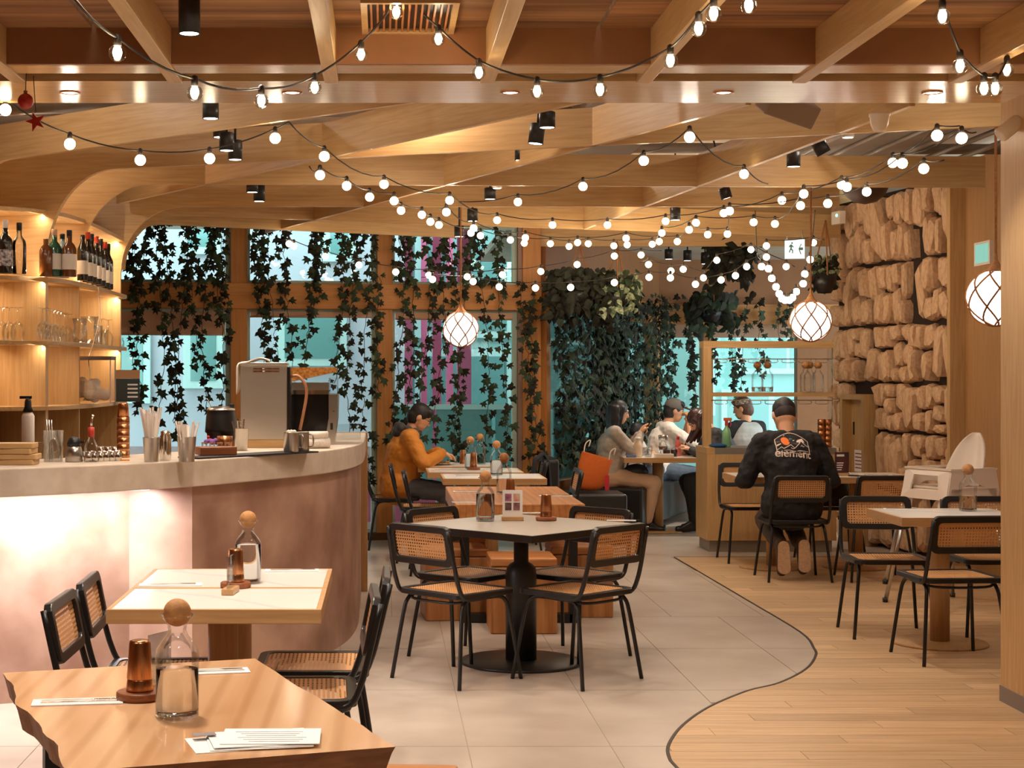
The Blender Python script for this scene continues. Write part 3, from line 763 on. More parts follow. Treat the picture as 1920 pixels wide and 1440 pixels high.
def napkin(loc, rz, label, L_=.22, w=.075):
    c = thing('napkin_setting', label, 'napkin', loc, rz, 'napkins with cutlery')
    MB().box(-L_/2, L_/2, -w/2, w/2, 0, .003).build('napkin', M['paper'], c)
    k = MB(); k.prism([(-.09,-.018),(-.02,-.018),(.0,-.015),(.095,-.016),(.098,-.010),(.0,-.009),(-.02,-.006),(-.085,-.008)], .003, .0055); k.build('knife', M['chrome'], c)
    f_ = MB(); f_.prism([(-.09,.010),(.03,.011),(.045,.004),(.095,.004),(.095,.006),(.06,.008),(.095,.010),(.095,.012),(.06,.014),(.095,.016),(.095,.018),(.045,.019),(.03,.015),(-.09,.016)], .003, .0055); f_.build('fork', M['chrome'], c)
    return c
def menu_stand(loc, rz, label, printed=True, w=.11, h=.15):
    c = thing('menu_stand', label, 'menu stand', loc, rz, 'acrylic menu stands')
    bevel(MB().box(-.06, .06, -.022, .022, 0, .022).build('base', M['edge'], c), .002)
    MB().box(-w/2, w/2, -.004, .004, .018, h+.018).build('sheet' if printed else 'acrylic_sheet', M['paper'] if printed else M['acrylic'], c)
    if printed:
        cols = [rgb(206,120,150), rgb(214,190,160), rgb(120,84,78), rgb(170,110,110)]
        for i, (x, z) in enumerate(((-.024, .128), (.022, .128), (-.024, .078), (.022, .078))):
            o = MB().box(x-.018, x+.018, -.0055, -.004, z-.021, z+.021).build('picture', plain('menu picture %d' % i, cols[i], .5, c2=rgb(60,50,60) if i != 1 else rgb(220,120,120), nscale=40), c)
    return c
z75 = .7502
carafe((-.486, 3.76, z75), 'water carafe with a cork ball on the slab table', .113)
tumblers((-.606, 3.97, z75), 'copper tumblers on a round coaster on the slab table')
menu_stand((-.575, 4.10, z75), math.radians(62), 'clear acrylic stand behind the copper tumblers on the slab table', False, .09, .125)
napkin((-.752, 3.93, z75), math.radians(8), 'napkin with knife and fork at the left of the slab table')
napkin((-.475, 4.33, z75), math.radians(12), 'napkin with cutlery at the far side of the slab table')
mm = thing('menu_sheets', 'pile of loose white menu sheets on the slab table', 'paper', (-.275, 3.50, z75), math.radians(10))
for k, (dx, dy, a, w_, d_) in enumerate(((-.04, .0, .12, .22, .145), (.0, .0, .0, .22, .15), (.015, .006, -.1, .21, .15), (.005, .01, .05, .22, .15), (.03, .012, -.16, .215, .148))):
    MB().cbox((dx, dy, .001+k*.0022), (w_, d_, .0016), a).build('sheet', M['paper'], mm)
MB().cbox((-.115, .045, .0128), (.05, .03, .0008), .1).build('sheet_picture', plain('grey picture print', rgb(140,130,130), .7), mm)
for k in range(6): MB().cbox((.03, .052-k*.019, .0112), (.15-.02*(k % 3), .0022, .0006), -.16).build('text_line', bpy.data.materials['grey print'], mm)
p = Tp(463, 1096); carafe((p.x, p.y+.05, z75), 'water carafe with a cork ball on the white marble tables', .15)
p = Tp(440, 1104); tumblers((p.x, p.y+.04, z75), 'copper tumblers on a coaster on the white marble tables')
p = Tp(433, 1111); menu_stand((p.x, p.y-.02, z75), math.radians(84), 'acrylic stand seen edge on between the white marble tables', False, .10, .12)
p = Tp(318, 1099); napkin((p.x, p.y+.03, z75), math.radians(4), 'napkin with cutlery at the left of the white marble tables', .24)
p = Tp(548, 1069); napkin((p.x, p.y-.02, z75), math.radians(3), 'napkin with cutlery at the far right of the white marble tables', .22)
p = Tp(910, 977); carafe((p.x, p.y, z75), 'water carafe with a cork ball on the grey square table', .15)
p = Tp(961, 976); menu_stand((p.x, p.y, z75), 0, 'menu card with four small pictures on the grey square table')
p = Tp(1024, 976); tumblers((p.x, p.y, z75), 'copper tumblers on a coaster on the grey square table')
p = Tp(1165, 976); napkin((p.x, p.y, z75), math.radians(-8), 'napkin with cutlery at the right corner of the grey square table', .16)
p = Tp(1000, 962); napkin((p.x, p.y, z75), 0, 'napkin with cutlery at the far corner of the grey square table', .2)
p = Tp(877, 922); napkin((p.x, p.y, z75), 0, 'napkin with cutlery at the far left of the pine table', .2)
p = Tp(875, 943); napkin((p.x, p.y+.06, z75), 0, 'napkin with cutlery at the near left of the pine table', .18)
p = Tp(1042, 930); napkin((p.x, p.y, z75), 0, 'napkin with cutlery at the right of the pine table', .22)
p = Tp(945, 926); carafe((p.x, p.y, z75), 'water carafe with a cork ball on the pine table', .10)
p = Tp(951, 930); tumblers((p.x+.01, p.y-.14, z75), 'copper tumblers on the pine table in front of the carafe', coaster=False)
p = Tp(931, 891); carafe((p.x, p.y, z75), 'water carafe with a cork ball on the nearest marble table of the far row', .12)
p = Tp(882, 879); carafe((p.x, p.y, z75), 'water carafe with a cork ball on the middle marble table of the far row', .13)
tumblers((p.x+.02, p.y-.13, z75), 'copper tumblers in front of the carafe on the middle marble table of the far row')
p = Tp(897, 868); carafe((p.x, 14.45, z75), 'carafe with a cork ball near the plate of the man in yellow', .1)
p = Tp(862, 868); tumblers((.72, 14.55, z75), 'copper tumbler beside the plate of the man in yellow', coaster=False)
p = Tp(840, 893); napkin((.66, 12.75, z75), .1, 'napkin with cutlery on the nearest marble table of the far row', .2)
napkin((.52, 13.5, z75), .2, 'napkin with cutlery at the left of the middle marble table of the far row', .2)
napkin((.95, 13.62, z75), .2, 'napkin with cutlery at the right of the middle marble table of the far row', .2)
pt = thing('plate', 'round plate of food in front of the man in yellow', 'plate', (.52, 14.38, z75))
MB().lathe([(.0,.004),(.07,.004),(.115,.018),(.118,.02),(.11,.016),(.07,.008),(.0,.008)], 28, caps=False).build('dish', M['white'], pt)
fd = MB(); rf = random.Random(2)
for k in range(14): fd.ball((rf.uniform(-.06,.06), rf.uniform(-.06,.06), .016), rf.uniform(.012,.022), 6, 4)
tag(fd.build('food', plain('fried food', rgb(190,128,66), .7, noise=.3, nscale=50), pt), kind='stuff')
# table beside the pillar and the table in front of the stone wall
p = Tp(1815, 958); carafe((p.x, p.y, z75), 'water carafe with a cork ball on the table beside the pillar', .09)
p = Tp(1690, 955); napkin((p.x, p.y, z75), math.radians(-10), 'napkin with cutlery on the table beside the pillar', .2)
ms = menu_stand((3.66, 12.8, z75), math.radians(12), 'dark printed menu card on the table in front of the stone wall', False, .13, .19)
MB().box(-.06, .06, -.006, -.0045, .024, .19).build('sheet', plain('dark menu print', rgb(58,36,36), .5, c2=rgb(96,44,40), nscale=14), ms)
for k in range(4): MB().box(-.045, .015-.006*k, -.0075, -.006, .10-k*.018, .107-k*.018).build('text_line', M['paper'], ms)
MB().box(-.045, .02, -.0075, -.006, .155, .172).build('text_line', M['paper'], ms)
ph = MB().prism(rrect(.075, .15, .01, 3), 0, .009).build('phone', M['black'], None, (3.78, 12.74, z75), .9); tag(ph, 'black phone lying on the table in front of the stone wall', 'phone')
napkin((3.95, 12.85, z75), -.2, 'napkin with cutlery at the right of the table in front of the stone wall', .26, .1)
napkin((2.92, 12.74, z75), .2, 'napkin with cutlery at the left elbow of the man in the black sweater', .2)
# ================================================================ BAR COUNTER
OUT = smoothpts([(-2.5,6.76,0),(-2.1,6.90,0),(-1.7,7.09,0),(-1.28,7.41,0),(-.91,7.8,0),(-.6,8.28,0),(-.35,8.74,0),(-.20,9.25,0),(-.135,9.8,0),(-.125,10.5,0),(-.13,11.5,0)], 6)
def offset(pts, d):
    o = []
    for i, p in enumerate(pts):
        t_ = (pts[min(i+1, len(pts)-1)]-pts[max(i-1, 0)]).normalized(); o.append(p+Vector((-t_.y, t_.x, 0))*d)
    return o
bar = thing('bar_counter', 'curved bar counter with a stone top and plastered pinkish brown front', 'counter', (-1.2, 8.6, 0))
bo = Vector((-1.2, 8.6, 0))
def strip_solid(out, inn, z0, z1):
    mb = MB(); n = len(out)
    vs = [(p.x-bo.x, p.y-bo.y, z) for z in (z0, z1) for p in list(out)+list(inn)]
    fs = []; m = 2*n
    for i in range(n-1):
        fs += [(i, i+1, m+i+1, m+i), (n+i+1, n+i, m+n+i, m+n+i+1), (m+i, m+i+1, m+n+i+1, m+n+i), (i+1, i, n+i, n+i+1)]
    fs += [(0, m, m+n, n), (n-1, 2*n-1, m+2*n-1, m+n-1)]
    return mb.add(vs, fs)
bevel(strip_solid(OUT, offset(OUT, .66), 1.012, 1.14).build('countertop', M['concrete'], bar), .006)
iflush = next(i for i, p in enumerate(OUT) if p.x > -.915)
front = offset(OUT, .035)[iflush:]
strip_solid(front, offset(OUT, .12)[iflush:], 0, 1.012).build('front_panel', M['plaster'], bar)
# recessed, lit front on the left with its return
rec = []
for i_ in range(iflush-1):
    a_ = offset(OUT, .56)[i_]; b_ = offset(OUT, .28)[i_]; rec.append(a_.lerp(b_, max(0, min(1, (OUT[i_].x+1.9)/.95))))
strip_solid(rec, offset(rec, .08), 0, 1.012).build('recessed_panel', M['plaster'], bar)
a, b = rec[-1], front[0]
q = MB(); n_ = Vector((-(b-a).y, (b-a).x, 0)).normalized()*.06
q.prism([(p.x-bo.x, p.y-bo.y) for p in (a, b, b+n_, a+n_)], 0, 1.012)
q.build('recess_return', M['plaster'], bar)
led = [p_+(q_-p_)*.5 for p_, q_ in zip(rec, OUT)]; led2 = offset(led, .02)
strip_solid(led, led2, .998, 1.010).build('led_strip', M['led'], bar)
for i in range(1, len(led)-1, 2):
    p = led[i]; L_ = (led[min(i+2, len(led)-1)]-led[max(i-1, 0)]); ar = lamp('counter_led_lamp', 'AREA', (p.x, p.y, .99), 3.0, (.90, .93, 1), L_.length, (.0, .12, -1), size_y=.03)
    ar.rotation_euler[2] += math.atan2(L_.y, L_.x)
ep = OUT[-1]
bevel(MB().box(ep.x-.25-bo.x, ep.x+.012-bo.x, ep.y-bo.y, ep.y+.04-bo.y, 0, 1.145).build('end_panel', M['oak_z'], bar), .003)
# rear worktop behind the counter under the shelves
rw = thing('back_counter', 'dark back counter under the curved bar shelves', 'counter', (-2.4, 11.2, 0))
MB().box(-.5, .2, -1.4, 1.5, .86, .9).build('worktop', M['blackwood'], rw)
MB().box(-.5, .15, -1.35, 1.45, 0, .86).build('cabinet', M['brownwall'], rw)

# ================================================================ BAR SHELVES
SFR = smoothpts([(-3.05,9.55,0),(-2.62,9.80,0),(-2.30,10.02,0),(-2.10,10.30,0),(-2.03,10.7,0),(-2.0,11.3,0),(-2.0,12.0,0),(-2.0,12.45,0)], 6)
SBK = offset(SFR, .40)
shelf = thing('bar_shelf_unit', 'curved wooden bar shelving with three shelves left of the windows', 'shelf', (-2.4, 11.2, 0)); bo = Vector((-2.4, 11.2, 0))
for z, ext in ((1.33, .30), (1.745, .12), (2.15, .14), (2.58, .0)):
    fr = list(SFR); bk = list(SBK)
    if ext:
        for k in range(1, 7):
            a_ = PI/2*k/6; fr.append(Vector((-2.0-.36*(1-math.cos(a_)), 12.45+ext*math.sin(a_), 0))); bk.append(Vector((-2.40, 12.45+ext*math.sin(a_)*.99, 0)))
    bevel(strip_solid(fr, bk, z, z+.028).build('shelf_board', M['oak_y'], shelf), .003)
strip_solid(SBK, offset(SBK, .02), .9, 3.06).build('back_panel', M['oak_z'], shelf)
def divider(a, b, z0=.9, z1=3.06):
    a = Vector(a); b = Vector(b); t_ = (b-a).normalized(); s_ = a-t_*.40
    mb = MB().beam((s_.x-bo.x, s_.y-bo.y, (z0+z1)/2), (a.x-.004*t_.x-bo.x, a.y-.004*t_.y-bo.y, (z0+z1)/2), .031, z1-z0)
    return mb.build('divider', M['oak_z'], shelf)
divider((R0a.x, R0a.y, 0), (R0a.x+.77, R0a.y-.64, 0), z1=2.27); divider((R1a.x, R1a.y, 0), (R1a.x+.94, R1a.y-.33, 0), z1=2.27)
divider((R2a.x, R2a.y, 0), (R2a.x+1, R2a.y, 0), z1=2.27); divider((R3a.x, R3a.y, 0), (R3a.x+1, R3a.y, 0), z1=2.35)
for zz in (1.745, 2.15, 2.58):
    for i in range(8, len(SFR)-4, 10):
        p = SFR[i].lerp(SBK[i], .16); t_ = SFR[i+1]-SFR[i-1]
        st = lamp('shelf_led_lamp', 'AREA', (p.x, p.y, zz-.004), 2.2, (1, .82, .6), .5, (-.35, .05, -1), size_y=.02)
for i in range(6, len(SFR)-4, 10):     # strip lights along the front of the bottle shelf
    p = SFR[i].lerp(SBK[i], .05)
    lamp('shelf_led_lamp', 'AREA', (p.x, p.y, 2.184), 1.6, (1, .86, .66), .35, (-.5, 0, 1), size_y=.015)

# ---- bottles
def bottle(px, py, z, label, prof, mat, cap=None, lab=None, sc_=1, group='bottles on the bar shelf', name='liquor_bottle'):
    p = Cp(px, py, z) if z > CAMH else Tp(px, py, z)
    b = thing(name, label, 'bottle', (p.x, p.y, z), 0, group)
    MB().lathe([(r*sc_, h_*sc_) for r, h_ in prof], 18).build('glass', mat, b)
    top = prof[-1][1]*sc_
    if cap: MB().lathe([(.016*sc_, top-.012), (.0165*sc_, top+.03*sc_), (.015*sc_, top+.034*sc_)], 14).build('cap', cap, b)
    if lab:
        r = max(r for r, _ in prof)*sc_*1.012
        MB().lathe([(r, .04*sc_), (r, .13*sc_)], 18, caps=False).build('paper_label', lab, b)
    return b
WINE = [(.034,0),(.037,.004),(.037,.19),(.034,.21),(.018,.245),(.0145,.26),(.0145,.30)]
LIQ = [(.036,0),(.040,.004),(.040,.17),(.036,.19),(.020,.212),(.015,.222),(.015,.26)]
SQ = [(.040,0),(.042,.004),(.042,.16),(.030,.185),(.016,.20),(.016,.235)]
gdark = plain('dark bottle glass', rgb(26,22,18), .12, spec=.8); ggreen = plain('green bottle glass', rgb(36,84,62), .1, spec=.8); gblue = plain('pale blue bottle glass', rgb(150,176,186), .1, spec=.8)
gamber = plain('amber spirit', rgb(110,60,24), .1, spec=.8); gclear = thin_glass('clear bottle glass', (.9,.9,.88,1), .45, 1)
capk = plain('black cap', rgb(26,24,24), .4); capr = plain('red foil cap', rgb(186,52,34), .4); capw = plain('beige cap', rgb(214,180,150), .5)
labw = plain('cream bottle label', rgb(230,220,208), .6); labp = plain('patterned bottle label', rgb(222,212,204), .6, c2=rgb(60,50,80), nscale=50)
zs = 2.179
bottle(10, 513, zs, 'dark bottle with a round cream label at the left end of the top shelf', LIQ, gdark, labw, labp, 1.12)
bottle(36, 514, zs, 'clear bottle with a black cap next to the dark labelled one', LIQ, gclear, capk, None, 1.08)
bottle(86, 518, zs, 'amber decanter at the left of the middle bay of the top shelf', SQ, gamber, None, None, 1.0)
bottle(102, 519, zs, 'green gin bottle with a beige cap', SQ, ggreen, capw, labw, 1.12)
bottle(117, 521, zs, 'pale blue bottle beside the green gin bottle', SQ, gblue, capk, labw, 1.05)
bottle(130, 519, zs, 'dark brown bottle with a black cap behind the pale blue one', SQ, gamber, capk, labw, 1.1)
for i, (px, py, cp, lb) in enumerate(((155,526,None,'dark wine bottle nearest the middle upright'), (165,529,capr,'red capped wine bottle second in the row'), (172,531,capk,'black capped wine bottle third in the row'), (181,534,capr,'red capped wine bottle in the middle of the row'), (189,537,capk,'black capped wine bottle fifth in the row'), (197,541,capr,'red capped wine bottle near the right end of the row'), (203,543,capk,'black capped wine bottle at the right end of the row'))):
    bottle(px, py, zs, lb, WINE, gdark, cp, labw, 1.0, 'wine bottles on the bar shelf', 'wine_bottle')
# ---- glasses
def glassware(px, py, z, label, prof, name, group, seg=16):
    p = Cp(px, py, z) if z > CAMH else Tp(px, py, z)
    return tag(MB().lathe(prof, seg, caps=False).build(name, M['clear'], None, (p.x, p.y, z)), label, 'glass', group)
WG = [(.030,0),(.036,.03),(.037,.05),(.030,.085),(.012,.105),(.004,.112),(.0035,.185),(.032,.190),(.032,.192),(.0,.194)]
TU = [(.0,.004),(.028,.004),(.030,.0),(.032,.13),(.030,.13),(.027,.006)]
JUG = [(.0,.004),(.044,.004),(.048,.0),(.050,.06),(.040,.11),(.052,.16),(.050,.16),(.038,.112),(.047,.06)]
z2 = 1.774
for i, px in enumerate((4, 17, 33)):
    tag(MB().lathe([(r*1.25, h_*1.1) for r, h_ in WG], 16, caps=False).build('wine_glass', M['clear'], None, ((px-PX0)*10.14/FPX, 10.14, z2)), ['upturned wine glass at the left edge of the middle shelf', 'second upturned wine glass on the middle shelf', 'third upturned wine glass, beside the first upright'][i], 'glass', 'wine glasses in the left bay')
for i in range(8):
    px = 80+i*6.8
    glassware(px, 636+i*.9, z2, '%s upturned wine glass from the left in the middle bay' % ['first','second','third','fourth','fifth','sixth','seventh','eighth'][i], WG, 'wine_glass', 'wine glasses in the middle bay')
for i, (px, py, pr, lb) in enumerate(((150,642,JUG,'glass jug at the left of the right bay, middle shelf'), (168,645,[(r*1.25,h_*1.2) for r,h_ in JUG],'largest glass jug in the right bay, middle shelf'), (184,645,TU,'glass tumbler right of the largest jug'), (190,647,WG,'upturned wine glass in the right bay, middle shelf'), (203,648,WG,'upturned wine glass at the right end of the right bay'), (196,650,TU,'glass tumbler in front of the upturned wine glasses'))):
    glassware(px, py, z2, lb, pr, 'glass_jug' if pr is not TU and pr is not WG else 'bar_glass', 'glassware in the right bay')
for i in range(2):
    glassware(217+i*8, 650+i*2, z2, ['small glass jar on the rounded end of the middle shelf', 'small glass jar at the very tip of the middle shelf'][i], [(.0,.003),(.03,.003),(.033,.0),(.035,.05),(.025,.065),(.028,.08)], 'glass_jar', 'jars on the shelf tip')
z3 = 1.359
for i in range(7):
    glassware(4+i*8.6, 757+.3*i, z3, '%s tall clear tumbler from the left on the lowest shelf' % ['first','second','third','fourth','fifth','sixth','seventh'][i], [(r*1.05, h_*1.25) for r, h_ in TU], 'tall_tumbler', 'tall tumblers in the left bay')
for i in range(3):
    glassware(82+i*9, 757, z3, ['left','middle','right'][i]+' one of three tall tumblers in the middle bay, lowest shelf', [(r*1.05, h_*1.15) for r, h_ in TU], 'tall_tumbler', 'tall tumblers in the middle bay')
# plastic container and black box
p = Tp(176, 757, z3); bx_ = thing('storage_box', 'clear plastic storage box with a bag in it on the lowest shelf', 'box', (p.x, p.y, z3))
MB().box(-.13,.13,-.1,.1,0,.30).build('body', thin_glass('cloudy plastic', (.90,.88,.86,1), .3, .5, .2), bx_); MB().box(-.135,.135,-.105,.105,.30,.325).build('lid', plain('smoky lid', rgb(96,78,70), .4), bx_)
bgm = MB(); rb_ = random.Random(8)
for k in range(22): bgm.ball((rb_.uniform(-.085,.085), rb_.uniform(-.06,.06), rb_.uniform(.04,.16)), rb_.uniform(.025,.045), 7, 5)
ob = bgm.build('bag', plain('white plastic bag', rgb(226,208,190), .4, noise=.15, nscale=20), bx_); m_ = ob.modifiers.new('remesh', 'REMESH'); m_.mode = 'VOXEL'; m_.voxel_size = .009
for sx in (-.13,.13):
    for sy in (-.1,.1): MB().box(sx-.004,sx+.004,sy-.004,sy+.004,0,.30).build('corner_edge', plain('cloudy edge', rgb(186,170,156), .4) if sx < 0 and sy < 0 else bpy.data.materials['cloudy edge'], bx_)
p = Tp(238, 753, z3); bx_ = thing('coffee_box', 'black printed box on the rounded end of the lowest shelf', 'box', (p.x, p.y+.03, z3), .15)
MB().box(-.09,.09,-.07,.07,0,.17).build('body', plain('black carton', rgb(34,40,40), .5), bx_); MB().box(-.09,.09,-.07,.07,.171,.235).build('top', plain('brown carton', rgb(150,112,78), .7), bx_)
for k in range(4): MB().box(.0,.075,-.0725,-.07,.03+k*.03,.042+k*.03).build('print', M['ink'], bx_)

# ================================================================ ON THE COUNTER
zc = 1.1405
def ct(px, py): 
    p = Tp(px, py, 1.14); return Vector((p.x, p.y, zc))
for k in range(4):
    p = ct(24, 872)
    o = MB().prism(rrect(.20, .14, .012, 3), 0, .024).build('wooden_tray', M['oak_x'], None, (p.x+.012*math.sin(k*2), p.y+.05, zc+k*.0255), .15*math.sin(k*3)); bevel(o, .003)
    tag(o, ['lowest wooden tray of the stack at the left end of the counter', 'second wooden tray from below at the left end of the counter', 'third wooden tray from below at the left end of the counter', 'topmost wooden tray at the left end of the counter'][k], 'tray', 'stacked wooden trays')
def cup_with(px, py, label, n, hgt, r, colr, stick_h, lean, name='straw_cup', cat='cup'):
    p = ct(px, py); c = thing(name, label, cat, p, 0, 'steel cups on the counter')
    MB().lathe([(r*.8,0),(r*.82,.004),(r,hgt),(r*1.03,hgt+.002),(r*.96,hgt),(r*.78,.008),(0,.006)], 20, caps=False).build('cup', M['steel'], c)
    r_ = random.Random(int(px)); me = MB().tube([(0,0,0),(0,0,1)], 1, 6).mesh('straw', colr)
    for k in range(n):
        a_ = r_.uniform(0, 2*PI); q_ = r_.uniform(.1,.7)*r; hh = stick_h*r_.uniform(.86, 1.05)
        top = Vector((math.cos(a_)*(q_+lean), math.sin(a_)*(q_+lean), hh)); b0 = Vector((math.cos(a_)*q_*.4, math.sin(a_)*q_*.4, .012))
        o = put('straw', me, c); o.location = b0; o.rotation_mode = 'QUATERNION'; o.rotation_quaternion = (top-b0).to_track_quat('Z', 'Y'); o.scale = (.0052, .0052, (top-b0).length)
    return c
straw = plain('paper straw', rgb(238,226,214), .6)
cup_with(284, 866, 'steel cup of tall white straws on the counter', 26, .115, .042, straw, .25, .03)
cup_with(350, 866, 'steel cup of shorter white straws on the counter', 26, .118, .046, straw, .185, .03)
cup_with(452, 845, 'steel cup of spoons beside the steel coffee machine', 6, .12, .042, M['chrome'], .17, .02, 'utensil_cup')
p = ct(310, 863); tag(MB().lathe([(.026,0),(.028,.004),(.030,.11),(.022,.125),(.024,.14),(.012,.145)], 20).build('cocktail_shaker', M['chrome'], None, p), 'small steel shaker between the two straw cups', 'shaker')
# small metal cups
mc = MB().lathe([(.018,0),(.02,.004),(.024,.05),(.022,.05),(.018,.006),(0,.005)], 16, caps=False).mesh('metal_cup', M['chrome'])
for k in range(6):
    p = ct(165+k*11, 866-.4*k); tag(put('metal_cup', mc, None, p), '%s small metal cup from the left in the front row' % ['first','second','third','fourth','fifth','sixth'][k], 'cup', 'small metal cups in a row')
for k in range(3):
    p = ct(186+k*13, 857); tag(put('metal_cup', mc, None, p+Vector((0, .06, 0))), ['left','middle','right'][k]+' small metal cup of the three in the back row', 'cup', 'small metal cups in the back row')
# copper tower
p = ct(231, 858); tw = thing('copper_cup_tower', 'tall tower of stacked copper cups on the counter', 'cups', p)
for k in range(6): MB().lathe([(.0315,k*.034),(.033,k*.034+.002),(.0325,k*.034+.033)], 20).build('cup', M['copper'], tw)
MB().lathe([(.030,.204),(.026,.27),(.022,.275)], 20).build('cup', M['copper'], tw)
# bottle with pourer
p = ct(171, 866); sy = thing('syrup_bottle', 'clear syrup bottle with a red band and metal pourer', 'bottle', p)
MB().lathe([(.030,0),(.033,.004),(.033,.07),(.028,.085),(.014,.11),(.013,.14)], 18).build('glass', M['clear'], sy)
MB().lathe([(.0155,.118),(.0155,.165)], 16).build('band', capr, sy); MB().tube([(0,0,.16),(0,0,.19),(.008,0,.225)], .006, 8).build('pourer', M['chrome'], sy)
p = ct(41, 848); sy = thing('syrup_bottle', 'black topped white syrup bottle behind the wooden trays', 'bottle', p+Vector((0,.15,0)))
MB().lathe([(.033,0),(.035,.004),(.035,.19),(.022,.215)], 18).build('body', labw, sy); MB().lathe([(.030,.215),(.02,.24),(.018,.27),(.012,.29)], 16).build('cap', capk, sy); MB().box(-.045,.02,-.008,.008,.285,.30).build('nozzle', capk, sy)
# glass jug with stirrers
p = ct(100, 866); jg = thing('glass_pitcher', 'clear glass pitcher with a handle and stirrers in it', 'pitcher', p)
MB().lathe([(0,.004),(.042,.004),(.045,0),(.050,.15),(.048,.15),(.041,.008)], 22, caps=False).build('glass', M['clear'], jg)
MB().tube(smoothpts([(-.045,0,.02),(-.085,0,.03),(-.09,0,.08),(-.048,0,.09)], 4), .006, 8).build('handle', M['clear'], jg)
for k in range(3): MB().tube([(-.02+.01*k,0,.01),(-.035+.012*k,.01,.20)], .003, 6).build('stirrer', M['steel'], jg)
p = ct(139, 866); kt = thing('thermos_pot', 'small steel thermos pot with a black lid on the counter', 'pot', p)
MB().lathe([(.040,0),(.043,.004),(.040,.045),(.032,.075)], 22).build('body', M['steel'], kt); MB().lathe([(.033,.075),(.034,.09),(.024,.115),(.01,.12)], 20).build('lid', capk, kt); MB().box(.028,.05,-.006,.006,.088,.10).build('spout', capk, kt)
# bar mat with its tray
MB_ = MB().prism([(0,0),(.56,.68),(.42,.80),(-.12,.12)], 0, .008); p = ct(372, 862)
tag(MB_.build('bar_mat', plain('black rubber mat', rgb(34,30,30), .6), None, p+Vector((.0,.03,0))), 'black rubber bar mat along the counter edge', 'mat')
p = ct(403, 857); wt = thing('wooden_caddy', 'shallow wooden caddy of small glasses in front of the black kettle', 'caddy', p+Vector((0,.05,.0085)), .35)
bevel(MB().box(-.095,.095,-.06,.06,0,.042).build('caddy', M['coaster'], wt), .004)
for k in range(4):
    MB().lathe([(.014,.043),(.017,.065),(.015,.065),(.012,.045)], 12, caps=False).build('shot_glass', M['clear'], wt, (-.06+k*.04, 0, 0))
p = ct(420, 838); bk_ = MB().lathe([(.038,0),(.042,.004),(.045,.06),(.042,.06),(.038,.006),(0,.005)], 24, caps=False)
tag(bk_.build('copper_bowl', M['copper'], None, p+Vector((0,.05,0))), 'small ribbed copper bowl beside the black kettle', 'bowl')
# black soup kettle
p = ct(411, 829); k_ = thing('soup_kettle', 'black soup kettle with a hinged lid on the counter', 'kettle', p+Vector((0,.1,0)))
MB().lathe([(.075,0),(.085,.01),(.088,.05),(.100,.06),(.098,.08),(.092,.16),(.085,.185),(.088,.195)], 30).build('body', M['black'], k_)
MB().lathe([(.09,.195),(.088,.205),(.06,.218),(.0,.222)], 30, caps=False).build('lid', M['steel'], k_)
MB().lathe([(.012,.2),(.016,.23),(.010,.24)], 12, (.07,0,0)).build('lid_knob', capk, k_); MB().tube([(-.06,0,.21),(-.075,-.02,.26),(-.09,-.02,.27)], .003, 6).build('ladle', M['chrome'], k_)
MB().ball((-.07,-.075,.03), .01, 8, 6).build('switch', plain('red switch', rgb(220,40,30), .4), k_)
# steel coffee machine
z_ = zc
p = ct(495, 842); y_ = 9.2
cmx = thing('coffee_machine', 'tall brushed steel coffee machine cabinet on the counter', 'coffee machine', ((496-720)*y_/FPX, y_, zc))
MB().box(-.16,.16,-.09,.10,0,.045).build('plinth', M['oak_x'], cmx)
bevel(MB().box(-.133,.133,-.07,.10,.046,.47).build('body', M['satin'], cmx), .004)
bevel(MB().box(-.136,.136,-.075,.105,.471,.487).build('top', M['satin'], cmx), .003)
for zz in (.432, .447): MB().box(-.06,.09,-.073,-.07,zz,zz+.008).build('vent_slot', M['copper'], cmx)
MB().ball((.0,-.072,.444), .012, 10, 6, (1,.4,1)).build('badge', M['chrome'], cmx)
MB().box(.134,.150,-.05,.09,.05,.46).build('side_rail', M['blackwood'], cmx)
MB().tube(smoothpts([(.14,0,.40),(.19,-.01,.41),(.235,-.02,.36),(.24,-.02,.28),(.205,-.03,.10)], 6), .009, 8).build('hose', plain('tan hose', rgb(176,120,84), .5), cmx)
# cloth on top
cl = thing('bar_cloth', 'white cloth draped over the corner of the coffee machine', 'cloth', ((496-720)*y_/FPX, y_, zc+.488))
nx, ny = 14, 8; vs = []; fs = []; rr = random.Random(4)
for i in range(nx):
    for j in range(ny):
        s_ = i/(nx-1); v_ = j/(ny-1); L_ = .30*s_; x = .03-L_; z = .006+.006*math.sin(v_*9+s_*7)
        if x < -.14:
            over = -.14-x; x = -.142-.014*math.sin(v_*8); z = -over*(1.0+.5*math.sin(v_*5+.4))+.004
        vs.append((x, -.085+.15*v_*(1-.35*s_), z+(.012*math.sin(s_*10) if x > -.14 else 0)))
for i in range(nx-1):
    for j in range(ny-1): fs.append((i*ny+j, i*ny+j+1, (i+1)*ny+j+1, (i+1)*ny+j))
o = MB().add(vs, fs, True).build('cloth', plain('white cotton', rgb(236,222,206), .9), cl); sm_ = o.modifiers.new('t', 'SOLIDIFY'); sm_.thickness = .006; sm_.offset = 1; ss = o.modifiers.new('s', 'SUBSURF'); ss.levels = ss.render_levels = 1
